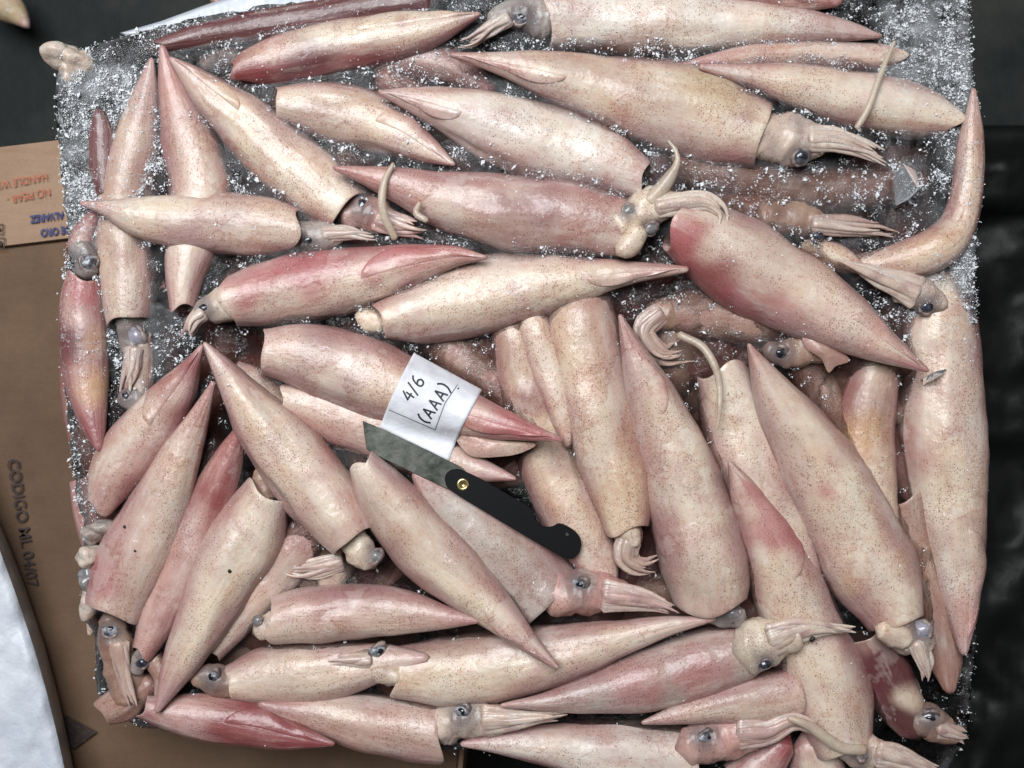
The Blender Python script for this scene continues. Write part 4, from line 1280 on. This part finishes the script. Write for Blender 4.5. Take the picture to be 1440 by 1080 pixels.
# the knife is rigid: fit the plane it rests on
samples = []
for u in np.linspace(0, 1, 24):
    x, y = 520 + (805 - 520) * u, 605 + (770 - 605) * u
    h = drop(T_flesh, x, y)
    hs = drop(T_strip, x, y)
    z = max(h[0].z if h[0] else 0, hs[0].z if hs[0] else -1)
    samples.append((u, z))
z0 = max(z for u, z in samples if u < 0.5) + 0.0015
z1 = max(z for u, z in samples if u >= 0.5) + 0.0015


def kz(x, y):
    u = ((x - 520) * 285 + (y - 605) * 165) / (285 ** 2 + 165 ** 2)
    return z0 + (z1 - z0) * u


knife.location = P(660, 690, kz(660, 690))
tag(knife, 'folding knife with grey steel blade and black handle beside paper tag', 'knife')
bpy.context.view_layer.update()


def plate(name, outline, lift, thick, mat, bevel=1.2):
    """flat plate with a bevelled upper edge, following the knife's plane"""
    n = len(outline)
    arr = np.array(outline, float)
    d = np.roll(arr, -1, 0) - np.roll(arr, 1, 0)
    d /= np.linalg.norm(d, axis=1)[:, None]
    nrm = np.stack([-d[:, 1], d[:, 0]], 1)
    c = arr.mean(0)
    area2 = np.sum(arr[:, 0] * np.roll(arr[:, 1], -1) - np.roll(arr[:, 0], -1) * arr[:, 1])
    sg = 1 if area2 > 0 else -1
    ins = arr + nrm * bevel * sg
    v = []
    for src, z in ((arr, 0), (arr, thick - bevel * S), (ins, thick)):
        for x, y in src:
            v.append(P(x, y, kz(x, y) + lift + z))
    f = []
    for lv in (0, 1):
        for k in range(n):
            k2 = (k + 1) % n
            q = (lv * n + k, lv * n + k2, (lv + 1) * n + k2, (lv + 1) * n + k)
            f.append(q)
    f.append(tuple(range(2 * n, 3 * n)))
    f.append(tuple(range(n - 1, -1, -1)))
    o = mesh_obj(name, v, f, mat, knife, smooth=False)
    bm = bmesh.new()
    bm.from_mesh(o.data)
    bmesh.ops.recalc_face_normals(bm, faces=bm.faces)
    bmesh.ops.triangulate(bm, faces=[q for q in bm.faces if len(q.verts) > 4])
    bm.to_mesh(o.data)
    bm.free()
    return o


blade = [zm(*q) for q in [(101, 377), (180, 410), (300, 466), (420, 522), (520, 572), (620, 622), (600, 720), (505, 702), (420, 662), (300, 605), (200, 558), (120, 512), (110, 440)]]
plate('blade', blade, 0.0012, 0.0012, M_steel, 0.9)
hd = [(490, 655), (496, 632), (512, 614), (535, 606), (560, 606), (600, 622), (700, 672), (800, 732), (870, 772), (902, 796), (907, 818), (918, 842), (945, 870), (975, 880), (1005, 876), (1025, 864), (1050, 866), (1095, 890),
      (1125, 918), (1138, 950), (1136, 985), (1120, 1015), (1095, 1031), (1072, 1032), (1000, 996), (900, 940), (800, 880), (700, 820), (600, 760), (530, 715), (502, 690)]
hdp = catmull([zm(*q) for q in hd] + [zm(*hd[0])], 3.0)[:-1]
plate('handle', [tuple(q) for q in hdp], -0.0002, 0.0012, M_black, 0.8)
hs_ = plate('handle', [tuple(q) for q in hdp], 0.0026, 0.0022, M_black, 0.9)


def disc(name, x, y, r0, r1, lift, thick, mat, parent):
    seg = 32
    v, f = [], []
    prof = [(r1, 0), (r1, thick * 0.7), (r1 * 0.92, thick), (r0 * 1.1, thick), (r0, thick * 0.45), (0.02, thick * 0.35)]
    for (r, z) in prof:
        for k in range(seg):
            a = 2 * math.pi * k / seg
            xx, yy = x + r * math.cos(a), y + r * math.sin(a)
            v.append(P(xx, yy, kz(xx, yy) + lift + z))
    for i in range(len(prof) - 1):
        for k in range(seg):
            k2 = (k + 1) % seg
            f.append((i * seg + k2, i * seg + k, (i + 1) * seg + k, (i + 1) * seg + k2))
    return mesh_obj(name, v, f, mat, parent)


px_, py_ = zm(577, 680)
disc('rivet', px_, py_, 4.2, 8.6, 0.0046, 0.0012, M_brass, hs_)
px_, py_ = zm(1072, 916)
disc('lanyard_dot', px_, py_, 0.8, 2.2, 0.0046, 0.0003, M_steel, hs_)

# ------------------------------------------------------------------ specks of dirt on the skin
for k, (x, y, r, lab) in enumerate(((1142, 899, 5.0, 'round black speck on the pale arms at lower right'), (175, 741, 2.6, 'tiny black speck, upper of two on the lilac pink squid'),
                                    (190, 775, 2.2, 'tiny black speck, lower of two on the lilac pink squid'), (323, 803, 3.0, 'tiny black speck on the cream squid of the lower left fan'))):
    h = drop(T_flesh, x, y)
    if h[0]:
        p = P(x, y, h[0].z)
        o = blob('dirt_speck', None, (p[0], p[1], h[0].z + 0.0002), (r * S, r * S * 0.8, r * S * 0.6), M_speck, tuple(h[1]), 12, 8, 0.3)
        tag(o, lab, 'speck', 'specks of dirt')

# ------------------------------------------------------------------ frost crystals lying on skin and ice (uncountable)
rc = random.Random(5)
cv, cf = [], []


def crystal(p, r):
    b = len(cv)
    ax = Vector((rc.gauss(0, 1), rc.gauss(0, 1), rc.gauss(0, 0.6))).normalized()
    ot = ax.orthogonal().normalized()
    o3 = ax.cross(ot)
    l, w_ = r * rc.uniform(0.7, 1.35), r * rc.uniform(0.5, 1.0)
    pts = [ax * l, -ax * l * rc.uniform(0.5, 1), ot * w_, o3 * w_ * rc.uniform(0.5, 1), -ot * w_ * rc.uniform(0.6, 1), -o3 * w_]
    for q in pts:
        cv.append((p[0] + q.x, p[1] + q.y, p[2] + q.z))
    for t3 in ((0, 2, 3), (0, 3, 4), (0, 4, 5), (0, 5, 2), (1, 3, 2), (1, 4, 3), (1, 5, 4), (1, 2, 5)):
        cf.append((b + t3[0], b + t3[1], b + t3[2]))


tries = 0
while tries < 95000:
    tries += 1
    x, y = rc.uniform(75, 1390), rc.uniform(-10, 1085)
    fz = frost_at(x, y)
    cl = noise.noise(Vector((x * 0.022, y * 0.022, 2.0))) * 0.5 + noise.noise(Vector((x * 0.07, y * 0.07, 7.0))) * 0.5
    pr = fz ** 1.5 * max(0.0, min(1.0, 0.42 + 1.3 * cl))
    if rc.random() > pr:
        continue
    h = drop(T_all, x, y)
    if h[0] is None or h[0].z < -0.03:
        continue
    on_ice = own_all[h[2]] is ice
    if not on_ice and rc.random() > 0.8:
        continue
    n = rc.randint(3, 13) if on_ice else rc.choice((1, 1, 1, 2, 3))
    for k in range(n):
        dx, dy = rc.gauss(0, 2.8), rc.gauss(0, 2.8)
        q = P(x, y, h[0].z)
        r = min(0.0022, 0.00036 * math.exp(rc.gauss(0.0, 0.6))) * (0.95 if on_ice else 0.70)
        crystal((h[0].x + dx * S, h[0].y + dy * S, h[0].z + r * 0.2 + (rc.uniform(0, 0.001) if on_ice else 0) - abs(dx * dy) * 0.00002), r)
# frost rim along the edges of the block
for k in range(9000):
    a = rc.random() * na
    i0 = int(a) % na
    ex, ey = edge[i0]
    fz = frost_at(ex, ey)
    wgt = fz if ex < 400 or ex > 1100 else fz * 0.6
    if ey > 900 and ex > 200 and ex < 1300:
        wgt *= 0.2
    if rc.random() > wgt + 0.12:
        continue
    v = iv[nr_ * na + i0]
    dd = rc.random() ** 2
    r = 0.0004 * math.exp(rc.gauss(0.2, 0.45))
    cin = -np.array(v[:2]) / np.linalg.norm(v[:2])
    crystal((v[0] + cin[0] * dd * 0.006 + rc.gauss(0, .0006), v[1] + cin[1] * dd * 0.006 + rc.gauss(0, .0006), v[2] + rc.uniform(-0.010, 0.0035)), r)
tag(mesh_obj('frost_crystals', cv, cf, M_crystal, None, smooth=False), 'white frost crystals scattered over ice and squid', 'frost', kind='stuff')

# ------------------------------------------------------------------ carton under the block
CZ = BLOCK_BOTTOM - 0.004


def card_slab(name, quad, parent, thick=0.004, mat=M_card, div=24, sag=0.002):
    """quad of four 3-D corners (tl, tr, br, bl) as a board of real thickness"""
    tl, tr, br, bl = [np.array(q, float) for q in quad]
    v, f = [], []
    nrm = np.cross(tr - tl, bl - tl)
    nrm = -nrm / np.linalg.norm(nrm)
    if nrm[2] < 0:
        nrm = -nrm
    W_ = div + 1
    for s_ in (0, 1):
        for j in range(W_):
            for i in range(W_):
                u, w_ = i / div, j / div
                q = (tl * (1 - u) + tr * u) * (1 - w_) + (bl * (1 - u) + br * u) * w_
                q = q + nrm * (sag * noise.noise(Vector(q) * 9) - s_ * thick)
                v.append(q)
    H_ = W_ * W_
    for j in range(div):
        for i in range(div):
            a = j * W_ + i
            f.append((a + W_, a + W_ + 1, a + 1, a))
            f.append((H_ + a, H_ + a + 1, H_ + a + W_ + 1, H_ + a + W_))
    rm = [i for i in range(div)] + [j * W_ + div for j in range(div)] + [div * W_ + i for i in range(div, 0, -1)] + [j * W_ for j in range(div, 0, -1)]
    for k in range(len(rm)):
        a, b = rm[k], rm[(k + 1) % len(rm)]
        f.append((a, b, H_ + b, H_ + a))
    return mesh_obj(name, v, f, mat, parent, smooth=False)


carton = bpy.data.objects.new('cardboard_carton', None)
C.objects.link(carton)
carton.location = P(250, 900, FLOOR_Z)
tag(carton, 'brown printed cardboard carton lying under the frozen block', 'carton')
bpy.context.view_layer.update()
A, B = P(-330, 392, CZ), P(720, 268, CZ)
dwn = np.array([-0.06, -0.62, 0])
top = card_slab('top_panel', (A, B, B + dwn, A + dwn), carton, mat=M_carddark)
down = np.array([0, 0, FLOOR_Z - CZ + 0.006])
dz_ = np.array([0, 0, -0.0045])
card_slab('side_panel', (B + dz_, B + dwn + dz_, B + dwn + down, B + down), carton)
card_slab('side_panel', (A + dz_, A + dwn + dz_, A + dwn + down, A + down), carton)
card_slab('end_panel', (A + dwn + dz_, B + dwn + dz_, B + dwn + down, A + dwn + down), carton)
card_slab('end_panel', (A + dz_, B + dz_, B + down, A + down), carton)
# the open flap, hinged along the far edge, hanging outwards a little below the top
up2 = np.array([0.02, 0.076, -0.010])
lip = np.array([0.0, 0.003, 0.002])
flap = card_slab('flap', (A + lip + up2, B + lip + up2, B + lip, A + lip), carton)


def text_mesh(name, body, size, origin, xdir, nrm, mat, parent, bold=0.0, xs=1.0):
    cu = bpy.data.curves.new(name, 'FONT')
    cu.body = body
    cu.size = size
    cu.align_x = 'LEFT'
    cu.offset = bold
    o = bpy.data.objects.new(name, cu)
    C.objects.link(o)
    bpy.context.view_layer.update()
    me = bpy.data.meshes.new_from_object(o.evaluated_get(bpy.context.evaluated_depsgraph_get()))
    C.objects.unlink(o)
    bpy.data.objects.remove(o)
    xd = Vector(xdir).normalized()
    nd = Vector(nrm).normalized()
    yd = nd.cross(xd)
    mt = Matrix((xd, yd, nd)).transposed().to_4x4()
    mt = mt @ Matrix.Diagonal((xs, 1, 1, 1))
    mt.translation = Vector(origin)
    me.transform(mt)
    v = [tuple(q.co) for q in me.vertices]
    f = [tuple(p.vertices) for p in me.polygons]
    bpy.data.meshes.remove(me)
    return mesh_obj(name, v, f, mat, parent, smooth=False)


def on_plane(x, y, p0, nrm, lift):
    """point of the board's plane under a given place of the photograph"""
    o = np.array([0, 0, D])
    d = P(x, y, 0) - o
    t_ = np.dot(p0 - o, nrm) / np.dot(d, nrm)
    return o + d * t_ + nrm * lift


fn = np.cross(B - A, up2)
fn /= np.linalg.norm(fn)
if fn[2] < 0:
    fn = -fn
fx = (A - B) / np.linalg.norm(A - B)


def flap_text(body, x, y, x2, y2, hpx, mat, bold=0.0):
    a = on_plane(x, y, A + lip, fn, 0.0022)
    b = on_plane(x2, y2, A + lip, fn, 0.0022)
    text_mesh('printed_text', body, hpx * S * 1.42 * 1.12, a, b - a, fn, mat, flap, bold, 0.76)


flap_text('HANDLE WITH CARE', 68, 244, 0, 256, 12, M_redink)
flap_text('NO PISAR - ', 72, 265, 10, 277, 12, M_redink)
flap_text('ALVAREZ', 91, 299, 45, 305, 10.5, M_blueink, 0.0003)
flap_text('DE ORO', 101, 319, 60, 324, 10.5, M_blueink, 0.0003)


def flap_box(x0, y0, x1, y1):
    t_ = 1.3
    for q in (((x0, y0), (x1, y0), (x1, y0 + t_), (x0, y0 + t_)), ((x0, y1 - t_), (x1, y1 - t_), (x1, y1), (x0, y1)), ((x1 - t_, y0 + t_), (x1, y0 + t_), (x1, y1 - t_), (x1 - t_, y1 - t_)),
              ((x0 + 6, y0 + 5), (x1 - 4, y0 + 5), (x1 - 4, y1 - 5), (x0 + 6, y1 - 5))):
        v = [on_plane(a, b, A + lip, fn, 0.0022) for a, b in q]
        mesh_obj('printed_mark', v, [(3, 2, 1, 0)], M_blackink, flap, smooth=False)


flap_box(-12, 316, 7, 331)
flap_box(-12, 335, 9, 351)
p0 = A + np.array([0, 0, 0.0])
nz = np.array([0, 0, 1.0])
a = on_plane(12, 646, p0, nz, 0.0026)
b = on_plane(38, 806, p0, nz, 0.0026)
text_mesh('printed_text', 'CODIGO ML 04/07', 17 * S * 1.2 * 1.22, a, b - a, nz, M_blackink, top, 0.0002)
dm = [on_plane(x, y, p0, nz, 0.0026) for x, y in ((96, 1004), (138, 1028), (106, 1052), (66, 1028))]
mesh_obj('printed_mark', dm, [(3, 2, 1, 0)], M_blackink, top, smooth=False)

# ------------------------------------------------------------------ white plastic wrapped block at lower left
def wrapped_slab(name, label, cat, outline, ztop, zbot, flare, mat_top, mat_side, bumpy=0.003, rnd=0.25):
    root = bpy.data.objects.new(name, None)
    C.objects.link(root)
    e = resample_closed(outline, 260)
    c = e.mean(0)
    root.location = P(c[0], c[1], zbot)
    tag(root, label, cat)
    bpy.context.view_layer.update()

    def rows(prof):
        v, f = [], []
        for (k, z, out) in prof:
            for x, y in e:
                d = np.array([x, y]) - c
                q = c + d * k + d / np.linalg.norm(d) * out
                j = bumpy * (noise.noise(Vector((q[0] * 0.03 + q[1] * 0.012, q[1] * 0.008, 3))) - 1.1 * abs(noise.noise(Vector((q[0] * 0.035 + q[1] * 0.01, q[1] * 0.012, 9)))) + 0.3 * noise.noise(Vector((q[0] * 0.09, q[1] * 0.06, 5))))
                v.append(P(q[0], q[1], z + j))
        m = len(e)
        for r in range(len(prof) - 1):
            for k in range(m):
                k2 = (k + 1) % m
                f.append((r * m + k, (r + 1) * m + k, (r + 1) * m + k2, r * m + k2))
        return v, f
    prof = [(k, ztop + 0.003 * (1 - k * k), 0) for k in np.linspace(0.02, 0.94, 40)] + [(0.97, ztop - 0.001, 0), (1.0, ztop - 0.005, 0)]
    v, f = rows(prof)
    mesh_obj('wrapper_top', v, f, mat_top, root)
    prof = [(1.0, ztop - 0.005, 0), (1.0, ztop - 0.012, flare * 0.45), (1.0, zbot + 0.012, flare * 0.9), (1.0, zbot + 0.002, flare), (0.9, zbot, flare)]
    v, f = rows(prof)
    mesh_obj('wrapper_side', v, f, mat_side, root)
    return root


wrapped_slab('wrapped_block', 'white plastic wrapped block lying on the carton at lower left', 'wrapped block',
             [(-70, 620), (-44, 668), (-20, 724), (2, 780), (26, 846), (48, 912), (66, 975), (82, 1040), (97, 1110), (115, 1200), (-420, 1220), (-420, 640), (-200, 610)],
             CZ + 0.042, CZ + 0.004, 16, M_whiteplastic, M_greyplastic)
wrapped_slab('plastic_bag', 'white plastic bag showing behind the top edge of the block', 'plastic bag',
             [(172, 46), (228, 30), (290, 8), (340, -8), (420, -22), (520, -50), (600, -40), (620, 20), (560, 60), (430, 90), (300, 90), (210, 80)],
             -0.012, -0.05, 3, M_whiteplastic, M_whiteplastic, 0.004)

# ------------------------------------------------------------------ black plastic sheeting at the right, and the dark bench edge
def heap(name, label, cat, x0, x1, y0, y1, zf, zb, mat, nx=50, ny=90):
    v, f = [], []
    for j in range(ny + 1):
        for i in range(nx + 1):
            x = x0 + (x1 - x0) * i / nx
            y = y0 + (y1 - y0) * j / ny
            v.append(P(x, y, zf(x, y)))
    W_ = nx + 1
    for j in range(ny):
        for i in range(nx):
            a = j * W_ + i
            f.append((a + W_, a + W_ + 1, a + 1, a))
    rm = [i for i in range(nx)] + [j * W_ + nx for j in range(ny)] + [ny * W_ + i for i in range(nx, 0, -1)] + [j * W_ for j in range(ny, 0, -1)]
    low = {}
    for a in rm:
        low[a] = len(v)
        v.append(np.array([v[a][0], v[a][1], zb]))
    for k in range(len(rm)):
        a, b = rm[k], rm[(k + 1) % len(rm)]
        f.append((a, b, low[b], low[a]))
    return tag(mesh_obj(name, v, f, mat), label, cat)


def bag_z(x, y):
    w_ = Vector((x * 0.018, y * 0.018, 3))
    fold = abs(noise.noise(w_ * 0.5)) * 0.035 + abs(noise.noise(w_ * 1.7)) * 0.012
    e_ = 22 * noise.noise(Vector((x * 0.012, 3, 0))) + 10 * noise.noise(Vector((x * 0.05, 8, 0)))
    rise = sstep(205 + e_, 222 + e_, y) * 0.09 - 0.03 * sstep(285 + e_, 305 + e_, y)
    return -0.27 + rise - fold * sstep(200, 240, y)


heap('black_sheeting', 'crumpled black plastic sheeting to the right of the block', 'plastic sheeting', 1300, 1900, 176, 1400, bag_z, FLOOR_Z + 0.004, M_blackplastic)
